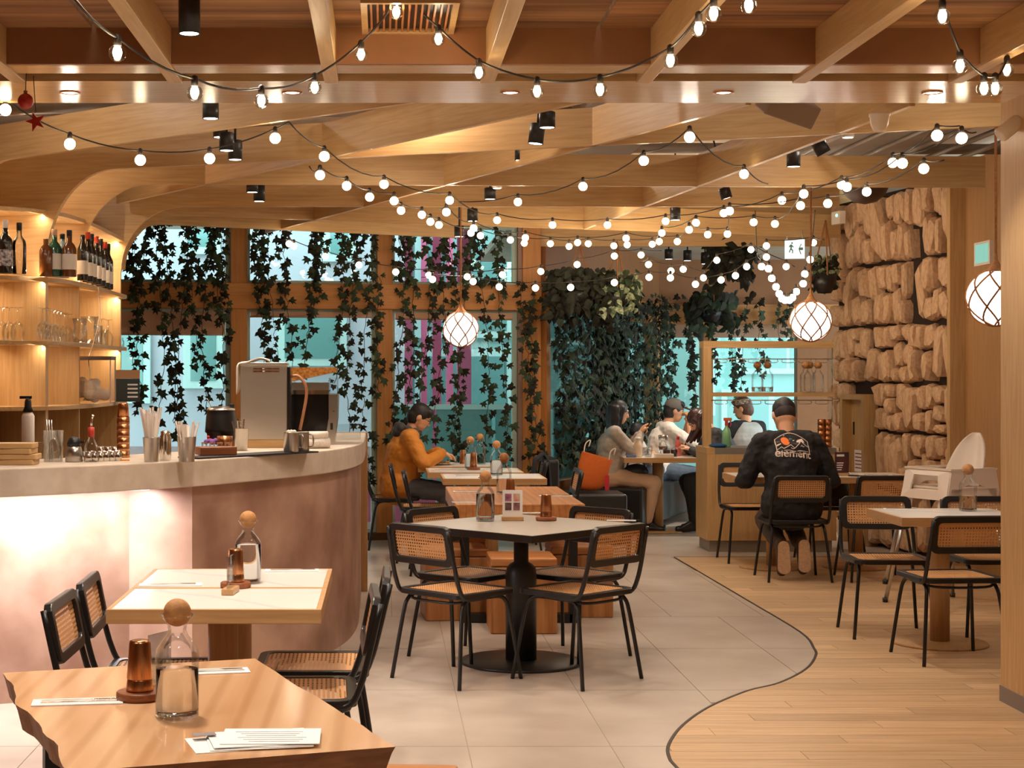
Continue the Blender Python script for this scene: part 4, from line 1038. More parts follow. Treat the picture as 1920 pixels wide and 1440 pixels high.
# black espresso machine behind
y2 = 9.55
em = thing('espresso_machine', 'black espresso machine with an amber top tray behind the steel cabinet', 'coffee machine', ((590-720)*y2/FPX, y2, zc))
MB().box(-.17,.085,-.03,.25,.03,.30).build('body', plain('glossy black panel', rgb(18,15,14), .15), em)
mb = MB(); mb.M = Matrix.Rotation(PI/2, 4, 'X'); prof = [(.03,.0),(.115,.0),(.135,.15),(.14,.30),(.085,.30),(.085,.16),(.07,.06)]
mb.prism(prof, -.27, .04); mb.build('side_panel', M['steel'], em)
MB().box(.095,.11,-.045,-.04,.09,.13).build('switch', capk, em); MB().lathe([(.006,-.002),(.006,.002)], 10, (.115,-.045,.2)).build('emblem', capk, em)
MB().box(-.17,.085,-.035,.25,.30,.325).build('rail', M['chrome'], em)
mb = MB(); mb.M = Matrix.Rotation(PI/2, 4, 'X'); mb.prism([(-.17,.37),(.11,.43),(.13,.43),(.13,.46),(-.17,.46)], -.25, .03); mb.build('amber_tray', plain('amber plastic tray', rgb(200,138,72), .25, c2=rgb(150,92,40), nscale=60), em)
MB().box(-.17,.085,-.02,.23,.325,.37).build('cup_shelf', M['steel'], em); MB().box(.088,.135,-.03,.2,.305,.40).build('glass_guard', M['acrylic'], em)
for sx in (-.14, .06):
    for sy_ in (0, .22): MB().lathe([(.02,0),(.018,.032)], 12, (sx, sy_, 0)).build('foot', capk, em)
# milk jugs and towel
for i, (px, r) in enumerate(((546, .042), (567, .036))):
    p = ct(px, 851-i*1.5); pj = thing('milk_jug', ['larger steel milk jug in front of the espresso machine', 'smaller steel milk jug in front of the espresso machine'][i], 'jug', p+Vector((0,.02,.009)), 0, 'steel milk jugs')
    MB().lathe([(r*.95,0),(r,.004),(r*.96,.1),(r*.98,.104),(r*.9,.1),(r*.9,.008),(0,.006)], 22, caps=False).build('jug', M['steel'], pj)
    MB().tube(smoothpts([(r*.9,-.012,.09),(r+.02,-.03,.085),(r+.02,-.03,.03),(r*.9,-.012,.025)], 4), .004, 8).build('handle', M['steel'], pj)
    if i == 0:
        for k in range(4): MB().ball((.015*math.cos(k*1.6), .015*math.sin(k*1.6), .105), .012, 8, 6).build('sugar_stick', M['white'], pj)
p = ct(597, 842); tw_ = thing('rolled_towel', 'rolled white towel at the right end of the counter', 'towel', p+Vector((0,.08,0)), .3)
MB().tube([(-.06,0,.03),(.06,0,.03)], .03, 14).build('roll', plain('terry cotton', rgb(232,222,210), .95, noise=.1, nscale=90, bump=.3), tw_)
MB().tube([(-.06,.0,.075),(.05,.0,.075)], .022, 14).build('roll', bpy.data.materials['terry cotton'], tw_)
gp = MB().box(-.10,.10,-.003,.003,0,.10); p = ct(660, 832); tag(gp.build('glass_guard_panel', M['acrylic'], None, (-.24, 10.3, zc), .5), 'low clear glass guard at the right end of the counter', 'glass panel')
# ================================================================ LAMPS
# downlights in the glossy soffit
for i, px in enumerate((131, 548, 957, 1357, 1748)):
    y = 7.33; x = (px-PX0)*y/FPX
    dl = thing('recessed_downlight', ['recessed downlight at the left end of the soffit', 'second recessed downlight from the left in the soffit', 'recessed downlight in the middle of the soffit', 'second recessed downlight from the right in the soffit', 'recessed downlight at the right end of the soffit'][i], 'downlight', (x, y, 2.85), 0, 'downlights in the soffit')
    MB().lathe([(.048, .002), (.048, -.004), (.036, -.005), (.034, .0)], 24, caps=False).build('trim_ring', M['copper'], dl)
    MB().lathe([(.034, -.001), (.0, -.001)], 24, caps=False).build('lens', M['lens'], dl)
    lamp('downlight_lamp', 'SPOT', (x, y, 2.84), 40, WARM, .03, (0, -.02, -1), math.radians(95), .7)
# black cylinder spotlights hung between the fins: px, top, bottom, tilt
SPOTS = [(355,0,64,0,6.15),(395,190,223,0,8.2),(413,246,258,0,9.3),(425,250,283,0,9.0),(441,264,300,0,9.4),(473,347,361,0,11.4),(486,348,378,0,11.6),(1004,233,270,.12,8.7),(1026,211,240,0,8.2),(978,285,301,0,9.9),(919,353,374,0,11.6),(886,392,415,0,12.6),(861,424,444,0,13.6),(1363,352,372,-.3,11.6),(1488,286,313,0,9.7),(1545,264,288,-.5,9.2),(1266,390,413,0,12.6),(1254,468,486,0,16),(1289,470,489,0,16),(1322,474,495,0,16)]
SL = ['black spotlight hanging from the rough board ceiling', 'black spotlight under the soffit at the left', 'leftmost of the cluster of three black spotlights', 'middle of the cluster of three black spotlights', 'lowest of the cluster of three black spotlights', 'short black spotlight half behind the arched rib', 'black spotlight beside the arched ribs at the left', 'tilted black spotlight in the middle of the ceiling', 'black spotlight right beside the tilted one', 'black spotlight just above the middle of the room', 'black spotlight over the third window', 'black spotlight above the hanging globe lamp', 'black spotlight right at the cord of the globe lamp', 'tilted black spotlight right of the middle', 'upright black spotlight near the open ceiling at the right', 'tilted black spotlight shining at the open ceiling', 'black spotlight above the row of bulbs at the right', 'left one of three black spotlights on the far ceiling', 'middle one of three black spotlights on the far ceiling', 'right one of three black spotlights on the far ceiling']
for i, (px, t0, b0, tilt, d) in enumerate(SPOTS):
    bt = Wp(px, b0, d); ln = max(.07, min(.15, (b0-t0)*d/FPX)); r = .042
    sp = thing('spotlight', SL[i], 'spotlight', bt, 0, 'black cylinder spotlights'); sp.rotation_euler = (0, tilt, 0)
    MB().lathe([(r-.004, .004), (r, 0), (r, ln), (r-.006, ln+.004), (.005, ln+.004)], 18).build('housing', M['spotblack'], sp)
    MB().lathe([(r-.006, .002), (0, .002)], 18, caps=False).build('lens', M['lens'], sp)
    ztop = (3.0 if d < 6.7 else 3.4 if d < 15 else 2.98)-bt.z
    if ztop > ln+.01: MB().tube([(0, 0, ln), (tilt*-.3*(ztop-ln), 0, ztop)], .007, 6).build('stem', M['spotblack'], sp)
    lamp('spotlight_lamp', 'SPOT', bt+Vector((-.01*tilt, 0, -.01)), 42, WARM, .035, (-math.sin(tilt), 0, -math.cos(tilt)), math.radians(100), .75)
# hidden fill lights added above the fins to brighten the slab
for x, y in ((-2.5,10.5),(-2.2,8.6),(.2,9.2),(2.9,9.6),(-.8,11.6),(1.8,12.6)): lamp('void_fill_light', 'POINT', (x, y, 3.2), 14, WARM, .02)
# globes in rope nets
def globe(px, py, d, r, label):
    c = Wp(px, py, d); g_ = thing('globe_pendant', label, 'pendant lamp', c, 0, 'globe lamps in rope nets')
    MB().ball((0,0,0), r, 32, 20).build('globe', M['globe'], g_)
    me = MB(); n = 7; R_ = r*1.02
    for k in range(n):
        for s_ in (-1, 1):
            pts = []
            for j in range(17):
                th = .12+(PI-.2)*j/16; ph = 2*PI*k/n+s_*th*.7
                pts.append((R_*math.sin(th)*math.cos(ph), R_*math.sin(th)*math.sin(ph), R_*math.cos(th)))
            me.tube(pts, .0055, 5)
    tag(me.build('rope_net', M['rope'], g_), kind='stuff')
    me = MB(); R2 = .03
    me.lathe([(r*.42, r*.92), (r*.2, r*1.12), (.012, r*1.35), (.008, r*1.6)], 10, caps=False); me.build('rope_gather', M['rope'], g_)
    MB().tube([(0,0,r*1.5), (0,0,3.38-c.z)], .007, 6).build('hanging_rope', M['rope'], g_)
globe(864, 617, 13.5, .148, 'round white globe lamp in a rope net before the third window')
globe(1520, 602, 11.8, .148, 'round white globe lamp in a rope net beside the stone wall')
globe(1867, 558, 8.6, .150, 'large glowing globe lamp half hidden by the wooden pillar')
# string lights
def auto(y, k=.93): return min(14.2, k*3891/(704-y))
STR = [
 ('festoon string of large clear bulbs at the upper left', [(137,-6,4.5,0),(220,104,4.9),(365,178,5.4),(490,193,5.9),(590,168,6.3),(677,106,6.4),(743,27,6.2),(764,-14,6.0,0)]),
 ('festoon string of large clear bulbs at the top middle', [(778,8,6.3,0),(822,77,6.4),(898,140,6.4),(1007,175,6.3),(1125,172,6.0),(1257,118,5.7),(1310,58,5.4),(1338,30,5.3),(1404,15,5.2),(1440,-12,5.1,0)]),
 ('festoon string of large clear bulbs at the upper right corner', [(1775,-6,5.4,0),(1767,35,5.4),(1800,128,5.6),(1845,170,5.8),(1866,170,5.9),(1888,135,6.4),(1896,95,6.5,0)]),
 ('festoon string sagging across the arched ribs at the upper left', [(-20,180,7.4,0),(10,208,7.6),(131,272,8.0),(263,302,8.3),(393,299,8.4),(516,261,8.3),(541,228,8.2,0)]),
 ('long festoon string sagging across the whole ceiling', [(541,228,8.2,0)]+[(x, y, auto(y)) for x, y in ((608,295),(720,347),(843,377),(932,414),(1036,423),(1139,423),(1248,416),(1357,401),(1466,377),(1578,348),(1674,307),(1757,256))]+[(1800,236,8.0,0)]),
 ('second long festoon string, dipping lowest in the middle of the room', [(580,312,8.6,0)]+[(x, y, auto(y, .9)) for x, y in ((600,330),(650,350),(693,371),(739,378),(752,396),(791,404),(807,417),(823,423),(883,438),(901,443),(957,451),(983,457),(1032,458),(1067,463),(1103,458),(1151,462),(1176,460),(1223,459),(1241,438),(1305,419),(1413,418),(1453,421),(1507,365),(1588,352),(1692,308),(1803,261))]+[(1830,248,8.2,0)]),
 ('festoon string crossing behind the long ones at the right', [(825,392,11.4,0)]+[(x, y, auto(y, .88)) for x, y in ((837,399),(888,429),(985,447),(1083,456),(1174,448),(1236,454),(1270,454),(1292,432),(1327,441),(1364,440),(1368,397),(1501,387),(1552,383),(1625,361),(1732,318))]+[(1770,300,8.6,0)]),
 ('short festoon string rising from the middle to the right', [(860,378,11.2,0)]+[(x, y, auto(y, .95)) for x, y in ((971,380),(1093,351),(1207,303),(1293,259),(1395,328))]+[(1440,345,10.4,0)]),
 ('low festoon string in front of the ivy windows', [(520,450,14.2,0)]+[(x, y, 14.0) for x, y in ((542,458),(551,463),(610,482),(673,498),(742,511),(804,517),(876,520),(942,516),(1014,510),(1082,497),(1152,481),(1202,479))]+[(1240,470,14.0,0)]),
 ('lowest festoon string across the hanging plants', [(790,520,13.8,0)]+[(x, y, 13.6) for x, y in ((811,525),(887,529),(936,539),(1004,541),(1070,540),(1152,531),(1217,521),(1257,522),(1304,534),(1352,526),(1379,518),(1400,501),(1437,483),(1437,462),(1525,456))]+[(1545,450,13.4,0)]),
 ('festoon string climbing beside the dark hanging plant', [(1200,492,14,0)]+[(x, y, 14.0) for x, y in ((1216,497),(1258,509),(1281,506),(1319,522),(1344,489),(1408,469),(1474,501))]+[(1490,500,14,0)]),
 ('festoon string hanging in a deep V beside the globe lamp', [(1416,394,12.4,0),(1420,480,12.7,0)]+[(x, y, 12.8) for x, y in ((1428,501),(1441,505),(1447,523),(1455,539),(1461,552),(1466,561),(1472,564),(1480,564),(1486,559),(1493,548),(1506,533),(1509,515),(1519,488))]+[(1526,420,12.6,0),(1528,394,12.4,0)]),
]
bulb_big = MB().ball((0,0,-.048), .0275, 18, 12).mesh('bulb', M['clear']); fil_me = MB().ball((0,0,-.046), .0145, 10, 8, (1,1,1.45)).mesh('filament', M['bulbglow'])
bulb_far = MB().ball((0,0,-.05), .0285, 12, 8).mesh('bulb', M['bulbglass'])
sock_me = MB().lathe([(.0125,-.026),(.0125,.0),(.010,.008),(.004,.012)], 10).mesh('socket', M['cord'])
nb_ = 0
for label, pts in STR:
    W_ = [Wp(p[0], p[1], p[2]) for p in pts]
    st = thing('string_light', label, 'string lights', W_[0], 0, 'festoon string lights'); o0 = W_[0]
    far = W_[0].y > 7
    hooks = [w+Vector((0, 0, .055 if len(p) == 3 else 0)) for w, p in zip(W_, pts)]
    path = []
    for a, b in zip(hooks, hooks[1:]):
        L_ = (b-a).length
        for k in range(5):
            s_ = k/5; path.append(a.lerp(b, s_)-Vector((0, 0, .035*L_*4*s_*(1-s_)))-o0)
    path.append(hooks[-1]-o0)
    MB().tube(path, .0045 if not far else .004, 5).build('cord', M['cord'], st)
    for hk, p in zip(hooks, pts):
        if len(p) == 4: continue
        b = put('bulb', bulb_far if far else bulb_big, st, hk-o0); put('socket', sock_me, b); nb_ += 1
        if not far: put('filament', fil_me, b)
        if nb_ % 3 == 0 or not far: lamp('bulb_lamp', 'POINT', hk-Vector((0,0,.05)), 10 if far else 3, (1,.85,.68), .030 if far else .009)

# ================================================================ IVY
def leaf_mesh(mat, kind=0):
    if kind == 0: half = [(0,1.0),(.16,.52),(.52,.66),(.34,.26),(.62,.0),(.2,-.14),(0,-.04)]
    elif kind == 1: half = [(0,.95),(.2,.5),(.42,.42),(.36,.1),(.5,-.12),(.16,-.16),(0,-.02)]
    else: half = [(0,1.05),(.28,.62),(.42,.25),(.34,-.02),(.14,-.14),(0,-.05)]
    ring = half+[(-x, y) for x, y in reversed(half[1:-1])]
    vs = [(0, .25, .10)]+[(x, y, .06-.22*abs(x)-.10*max(0, y-.4)) for x, y in ring]; n = len(ring)
    return MB().add(vs, [(0, 1+i, 1+(i+1) % n) for i in range(n)], False).mesh('leaf', mat)
LEAF = [leaf_mesh(M['leafd'], 0), leaf_mesh(M['leafg'], 1), leaf_mesh(M['leafd'], 1), leaf_mesh(M['leafg'], 0)]
ri = random.Random(21)
def leaf_rot():
    return Matrix.Rotation(ri.uniform(-.7, .7), 3, 'Z') @ Matrix.Rotation(PI/2+ri.uniform(-.6, .6), 3, 'X') @ Matrix.Rotation(PI+ri.uniform(-1.1, 1.1), 3, 'Z')
def ivy(x, y, zt, zb, label, step=.05, size=.075, wob=.05, dense_above=None, group='ivy strands on the windows'):
    s_ = thing('ivy_strand', label, 'ivy', (x, y, zt), 0, group); pts = []; z = zt; ph = ri.uniform(0, 6)
    while z > zb: pts.append(Vector((wob*math.sin((zt-z)*2.2+ph)+ri.uniform(-.015,.015), ri.uniform(-.03,.02), z-zt))); z -= step
    if len(pts) < 2: return
    MB().tube(pts, .0035, 4).build('stem', M['stem'], s_)
    for p in pts:
        n = 2 if (dense_above and p.z+zt > dense_above) else (2 if ri.random() < .18 else 1)
        for k in range(n):
            o = put('leaf', ri.choice(LEAF), s_)
            o.location = p+Vector((ri.uniform(-.055,.055), ri.uniform(-.05,.02), ri.uniform(-.03,.03)))
            sz = size*ri.uniform(.6, 1.25); o.scale = (sz, sz, sz); o.rotation_mode = 'QUATERNION'; o.rotation_quaternion = leaf_rot().to_quaternion()
def wy(x): return 14.8+.141*(x+2.47)
W1 = [(244,560),(252,700),(272,770),(300,835),(322,800),(345,830),(372,690),(392,775),(412,835),(425,620)]
W2 = [(480,560),(490,700),(515,700),(545,735),(580,705),(600,560),(636,720),(660,845),(690,905)]
W3 = [(745,850),(766,790),(795,890),(822,830),(850,900),(868,880),(905,870),(940,890)]
ORD = ['first','second','third','fourth','fifth','sixth','seventh','eighth','ninth','tenth','eleventh']
for lst, nm in ((W1, 'window next to the bar shelves'), (W2, 'window behind the coffee machine'), (W3, 'window behind the man in yellow')):
    for i, (px, yb) in enumerate(lst):
        k = (px-PX0)/FPX; X = k*(14.8+.348)/(1-.141*k); Y = wy(X)-.13
        ivy(X, Y, 2.93, Wp(px, yb, Y).z, '%s ivy strand from the left on the %s' % (ORD[i], nm), dense_above=2.42)
for px, yt, yb, lb in ((716,520,745,'ivy strand hanging down the wooden post left of the third window'), (985,530,880,'ivy strand on the corner post right of the third window'), (1003,540,900,'ivy strand at the edge of the dense ivy mass')):
    k = (px-PX0)/FPX; X = k*(14.8+.348)/(1-.141*k); Y = wy(X)-.16; ivy(X, Y, Wp(px, yt, Y).z, Wp(px, yb, Y).z, lb, step=.042)
for i, px in enumerate((1228,1248,1268,1288,1306,1345,1368,1398,1430,1452,1478)):
    X = (px-PX0)*19.62/FPX; ivy(X, 19.62, 2.5, ri.uniform(1.0, 1.5) if i not in (9, 10) else 2.0, '%s ivy strand from the left on the far windows' % ORD[i], step=.06, size=.09, group='ivy strands on the far windows')
# dense ivy wall behind the bench
im = thing('ivy_wall', 'dense mass of green ivy covering the slanted wall behind the bench', 'ivy', DA, wd_ang)
def leaf_cloud(name, parent, n, fn, size, mats, seed, kind='stuff', variants=(0, 1)):
    r_ = random.Random(seed); mb = MB(); base = []
    for v in variants:
        me = leaf_mesh(mats[0], v); base.append(([Vector(q.co) for q in me.vertices], [tuple(p.vertices) for p in me.polygons]))
    for i in range(n):
        p = Vector(fn(r_)); vs, fs = r_.choice(base); sz = size*r_.uniform(.6, 1.25)
        Rm = Matrix.Rotation(r_.uniform(-.8,.8), 3, 'Z') @ Matrix.Rotation(PI/2+r_.uniform(-.7,.7), 3, 'X') @ Matrix.Rotation(PI+r_.uniform(-1.2,1.2), 3, 'Z')
        mb.m = 0 if r_.random() < .5 else (1 if len(mats) > 1 else 0)
        mb.add([p+(Rm @ v)*sz for v in vs], fs)
    o = mb.build(name, mats, parent); 
    if kind: o['kind'] = kind
    return o
_rc = random.Random(3); cols_ = [_rc.uniform(0, wd_len) for _ in range(46)]
def fw(r_):
    u = r_.choice(cols_)+r_.gauss(0, .05); z = r_.uniform(.62, 2.5)
    if u > wd_len*.55 and r_.random() < .5: u *= .5
    return (max(-.05, u), -.12-abs(r_.gauss(0, .09)), z)
leaf_cloud('leaves', im, 3600, fw, .085, [M['leafd'], M['leafg']], 9)
# hanging planters
def planter(px, py, d, label, n, spread, drop, mats, size, rope_to=None, pot=.13, seed=1):
    c = Wp(px, py, d); h_ = thing('hanging_planter', label, 'planter', c, 0, 'hanging planters')
    MB().lathe([(pot*.55,-.12),(pot*.9,-.06),(pot,.05),(pot*.95,.05),(pot*.5,-.10)], 18, caps=False).build('pot', M['blackwood'], h_)
    top = (rope_to or 2.97)-c.z
    for k in range(3):
        a_ = 2*PI*k/3+.5; MB().tube([(pot*math.cos(a_), pot*math.sin(a_), .04), (.01, 0, top)], .007, 6).build('rope', M['rope'], h_)
    def fn(r_):
        a_ = r_.uniform(0, 2*PI); q_ = spread*math.sqrt(r_.random()); f_ = r_.random()
        return (q_*math.cos(a_), q_*math.sin(a_)*.7, .12-drop*f_*f_*(.3+q_/spread)+r_.uniform(-.05,.12))
    leaf_cloud('leaves', h_, n, fn, size, mats, seed, variants=(2,))
planter(1155, 555, 14.9, 'hanging planter with pale variegated leaves on white ropes', 170, .20, .25, [M['leafv'], M['leafg']], .085, 2.8, .12, 4)
planter(1085, 552, 14.9, 'dark bushy hanging planter left of the variegated one', 480, .33, .35, [M['leafd'], M['leafd']], .085, 2.8, .15, 5)
planter(1372, 490, 15.6, 'dark leafy planter hanging under the far ceiling', 260, .24, .34, [M['leafd'], M['leafd']], .095, 2.97, .14, 6)
planter(1335, 585, 18.6, 'bushy planter in front of the far windows', 150, .30, .30, [M['leafd'], M['leafg']], .13, 2.97, .14, 7)
planter(1546, 525, 14.6, 'small dark pot hanging right beside the stone wall', 110, .12, .20, [M['leafd'], M['leafv']], .06, 2.97, .11, 8)

# ================================================================ SERVICE STATION
stn = thing('service_station', 'wooden service cabinet with a grey top and an open shelf frame', 'cabinet', (3.41, 14.32, 0)); o_ = Vector((3.41, 14.32, 0))
MB().box(-.54,.54,-.21,.24,0,.10).build('plinth', plain('grey plinth', rgb(150,138,124), .5), stn)
bevel(MB().box(-.57,.57,-.25,.25,.10,.86).build('body', M['oak_z'], stn), .003)
MB().box(-.57,.57,-.25,.25,.86,.915).build('worktop', plain('grey worktop', rgb(128,118,108), .45), stn)
MB().box(-.572,-.50,-.252,.252,.861,.918).build('corner_block', M['oak_x'], stn)
MB().box(-.56,-.49,-.05,.02,.915,1.80).build('post', M['oak_z'], stn)
MB().box(-.56,.60,-.05,.14,1.80,1.86).build('top_rail', M['oak_x'], stn)
MB().box(-.49,.60,-.05,.14,1.365,1.40).build('shelf_board', M['oak_x'], stn)
for z0 in (1.70, 1.33):
    for k in range(2): MB().tube([(-.49, -.03+.13*k, z0), (.60, -.03+.13*k, z0)], .004, 6).build('rack_rail', M['chrome'], stn)
rk = MB().tube(smoothpts([(-.05,0,0),(-.05,0,-.03),(.05,0,-.03),(.05,0,0)], 4), .003, 6).mesh('glass_hook', M['chrome'])
for z0 in (1.70, 1.33):
    for k in range(7): put('glass_hook', rk, stn, (-.40+k*.15, -.03, z0))
MB().box(.56,.60,-.02,.01,.915,1.80).build('post', M['acrylic'], stn)
zsb = 1.4005
for i, px in enumerate((1420, 1441)): 
    x = (px-PX0)*14.33/FPX; carafe((x, 14.33+.04*i, zsb), ['left carafe of the pair on the station shelf', 'right carafe of the pair on the station shelf'][i], .05)
for i, px in enumerate((1509, 1520, 1532)):
    x = (px-PX0)*14.33/FPX; carafe((x, 14.30+.065*(1 if i == 1 else 0), zsb), ['left carafe of the trio on the station shelf', 'carafe at the back of the trio on the station shelf', 'right carafe of the trio on the station shelf'][i], .0)
sb_ = thing('spray_bottle', 'green spray bottle with an orange trigger on the service station', 'bottle', (3.04, 14.2, .9155))
MB().lathe([(.034,0),(.037,.004),(.037,.13),(.028,.16),(.013,.18),(.013,.19)], 16).build('bottle', plain('translucent green bottle', rgb(132,190,140), .35), sb_)
MB().cbox((.0,0,.215), (.026,.026,.05)).build('collar', plain('red plastic', rgb(206,70,60), .4), sb_)
MB().prism([(-.03,-.012),(.045,-.012),(.05,.012),(-.02,.012)], .235, .262).build('spray_head', plain('orange plastic', rgb(226,116,44), .4), sb_)
MB().tube([(.03,0,.24),(.04,0,.21),(.03,0,.18)], .005, 6).build('trigger', plain('pink plastic', rgb(220,80,110), .4), sb_)
cl2 = thing('blue_cloth', 'folded blue cloth on the corner of the service station', 'cloth', (2.95, 14.14, .9155))
MB().ball((0,0,.018), .018, 16, 8, (4.6,2.6,1)).build('cloth', plain('blue microfibre', rgb(24,84,132), .9, noise=.2, nscale=60), cl2)
for i, px in enumerate((1540, 1552)):
    x = (px-PX0)*14.2/FPX; tw = thing('copper_cup_tower', ['left tower of copper tumblers on the service station', 'right tower of copper tumblers on the service station'][i], 'cups', (x, 14.2, .9155), 0, 'copper towers on the station')
    for k in range(5): MB().lathe([(.031,k*.05),(.034,k*.05+.002),(.032,k*.05+.049)], 18).build('cup', M['copper'], tw)

# ================================================================ BENCH
bn = thing('leather_bench', 'black leather bench running along the ivy wall', 'bench', DA, wd_ang)
bevel(MB().box(.55, 3.4, -.86, -.22, .06, .45).build('seat', M['leather'], bn), .03, 4)
bevel(MB().box(.55, 3.4, -.36, -.20, .45, .80).build('backrest', M['leather'], bn), .04, 4)
b2 = thing('leather_block_seat', 'black leather block seat beneath the orange bag', 'bench', (1.83, 15.12, 0), 0)
bevel(MB().box(-.36, .43, -.27, .27, .05, .45).build('seat', M['leather'], b2), .025, 4); bevel(MB().box(-.36, -.20, -.27, .27, .45, .78).build('backrest', M['leather'], b2), .04, 4)
# tote bag
tb_ = thing('tote_bag', 'large orange canvas tote bag with white cord handles on the bench', 'bag', (1.99, 15.12, .452), math.radians(6))
A4 = [(-.14,-.05),(.14,-.05),(.14,.05),(-.14,.05)]; vs = []
for z, w, t_, sh in ((0,.135,.05,-.04),(.12,.165,.065,-.03),(.26,.175,.055,.0),(.40,.165,.02,.03)):
    vs += [(sh-w,-t_,z-.16*w*0), (sh+w,-t_,z-(.10 if z > .3 else 0)), (sh+w,t_,z-(.10 if z > .3 else 0)), (sh-w,t_,z)]
fs = [(3,2,1,0)]
for q in range(3):
    for i in range(4): fs.append((q*4+i, q*4+(i+1) % 4, q*4+4+(i+1) % 4, q*4+4+i))
ob = MB().add(vs, fs, True).build('bag', M['orange'], tb_); so = ob.modifiers.new('t', 'SOLIDIFY'); so.thickness = .006; ss = ob.modifiers.new('s', 'SUBSURF'); ss.levels = ss.render_levels = 2
for dx, zz in ((-.09, .40), (.15, .32)):
    MB().tube(smoothpts([(dx-.02,-.03,zz-.02),(dx,-.02,zz+.06),(dx+.045,-.02,zz+.09),(dx+.03,-.02,zz+.03)], 4), .006, 6).build('handle', M['white'], tb_)
MB().box(.085,.125,-.062,-.058,.02,.16).build('logo_patch', plain('red logo patch', rgb(206,40,56), .6), tb_)
# jacket over the chair back, bag on chair
jk = thing('hung_jacket', 'dark blue jacket hung over the back of a cane chair', 'jacket', (1.44, 14.42, .40))
vs = []; fs = []; nx, ny = 10, 9
for i in range(nx):
    for j in range(ny):
        u = i/(nx-1); v_ = j/(ny-1); w = .20*(.55+.45*v_); x = .035+.03*math.sin(u*9)*v_+.02*v_
        vs.append((x if v_ > .08 else 0, (u-.5)*2*w, .45-.50*v_+.02*math.sin(u*PI)))
for i in range(nx-1):
    for j in range(ny-1): fs.append((i*ny+j, i*ny+j+1, (i+1)*ny+j+1, (i+1)*ny+j))
n0 = len(vs); vs += [(-x-.05 if z < .42 else -.01, y, z) for x, y, z in vs]; fs += [tuple(n0+q for q in reversed(f_)) for f_ in fs]
ob = MB().add(vs, fs, True).build('cloth', plain('navy fabric', rgb(42,40,50), .85, noise=.2, nscale=14), jk); so = ob.modifiers.new('t', 'SOLIDIFY'); so.thickness = .012
bg = thing('dark_backpack', 'dark bag standing on the chair by the stone wall', 'bag', (3.72, 13.34, .47))
MB().lathe([(.10,0),(.145,.02),(.15,.10),(.12,.2),(.06,.26),(.03,.28)], 16).build('bag', plain('charcoal fabric', rgb(40,34,32), .8, noise=.2, nscale=12), bg); MB().tube(smoothpts([(-.04,0,.26),(-.03,0,.32),(.03,0,.32),(.04,0,.26)], 4), .008, 6).build('handle', M['black'], bg)

# ================================================================ HIGH CHAIRS
def high_chair(z0, label, k):
    c = thing('high_chair', label, 'high chair', (3.86, 10.85, z0), math.radians(25), 'stacked white high chairs')
    # seat shell: tray front at -x, back at +x
    mb = MB()
    outer = [(-.27,-.21),(.16,-.21),(.16,.21),(-.27,.21)]
    W_ = plain('white high chair plastic', rgb(232,214,196), .28) if 'white high chair plastic' not in bpy.data.materials else bpy.data.materials['white high chair plastic']
    # side walls with an arched opening
    for sy in (-1, 1):
        m2 = MB(); m2.M = Matrix.Translation((0, sy*.205, 0)) @ Matrix.Rotation(PI/2, 4, 'X')
        top_ = [(.17,.80),(-.22,.80),(-.26,.60)]; arch = [(-.26+.05,.60)]
        for q in range(9):
            a_ = PI*q/8; arch.append((-.02-.15*math.cos(a_), .60+.11*math.sin(a_)))
        arch += [(.19,.60),(.20,.66)]
        m2.prism(top_+arch, -.008, .008); m2.build('side', W_, c)
    m2 = MB(); vs = [(-.22,-.2,.80),(-.22,.2,.80),(-.27,.21,.60),(-.27,-.21,.60)]
    m2.M = Matrix(); hole = [(-.245,-.11,.76),(-.245,.11,.76),(-.262,.13,.66),(-.262,-.13,.66)]
    vs2 = vs+hole; fs = [(0,1,5,4),(1,2,6,5),(2,3,7,6),(3,0,4,7)]
    ob = m2.add(vs2, fs).build('front', W_, c); so = ob.modifiers.new('t', 'SOLIDIFY'); so.thickness = .012
    MB().box(-.22,.17,-.2,.2,.60,.62).build('seat', W_, c)
    m2 = MB(); m2.ring([(-.23,-.215),(.18,-.215),(.18,.215),(-.23,.215)], [(-.19,-.18),(.15,-.18),(.15,.18),(-.19,.18)], .795, .808); m2.build('rim', W_, c)
    # curved back
    vs = []; fs = []; ny, nz = 9, 8
    for i in range(ny):
        for j in range(nz):
            u = (i/(ny-1)-.5)*2; v_ = j/(nz-1); w = .175*math.sqrt(max(.0, 1-(v_*.985)**2.2))
            vs.append((.11+.12*v_-.06*u*u*(1-v_*.5), u*w, .68+.36*v_))
    for i in range(ny-1):
        for j in range(nz-1): fs.append((i*nz+j, (i+1)*nz+j, (i+1)*nz+j+1, i*nz+j+1))
    ob = MB().add(vs, fs, True).build('backrest', W_, c); so = ob.modifiers.new('t', 'SOLIDIFY'); so.thickness = .022; so.offset = 0; ss = ob.modifiers.new('s', 'SUBSURF'); ss.levels = ss.render_levels = 1
    for sx, x1 in ((-.24, -.34), (.16, .27)):
        for sy in (-1, 1):
            l_ = MB().tube([(sx, sy*.195, .64), (x1, sy*.28, .0)], .0155, 10).build('leg', M['steel'], c)
            MB().lathe([(.018,0),(.019,.03)], 10, (x1, sy*.28, 0)).build('rubber_foot', M['black'], l_)
high_chair(0, 'lower of the two stacked white high chairs, its legs on the floor', 0)
high_chair(.125, 'upper of the two stacked white high chairs with the visible backrest', 1)

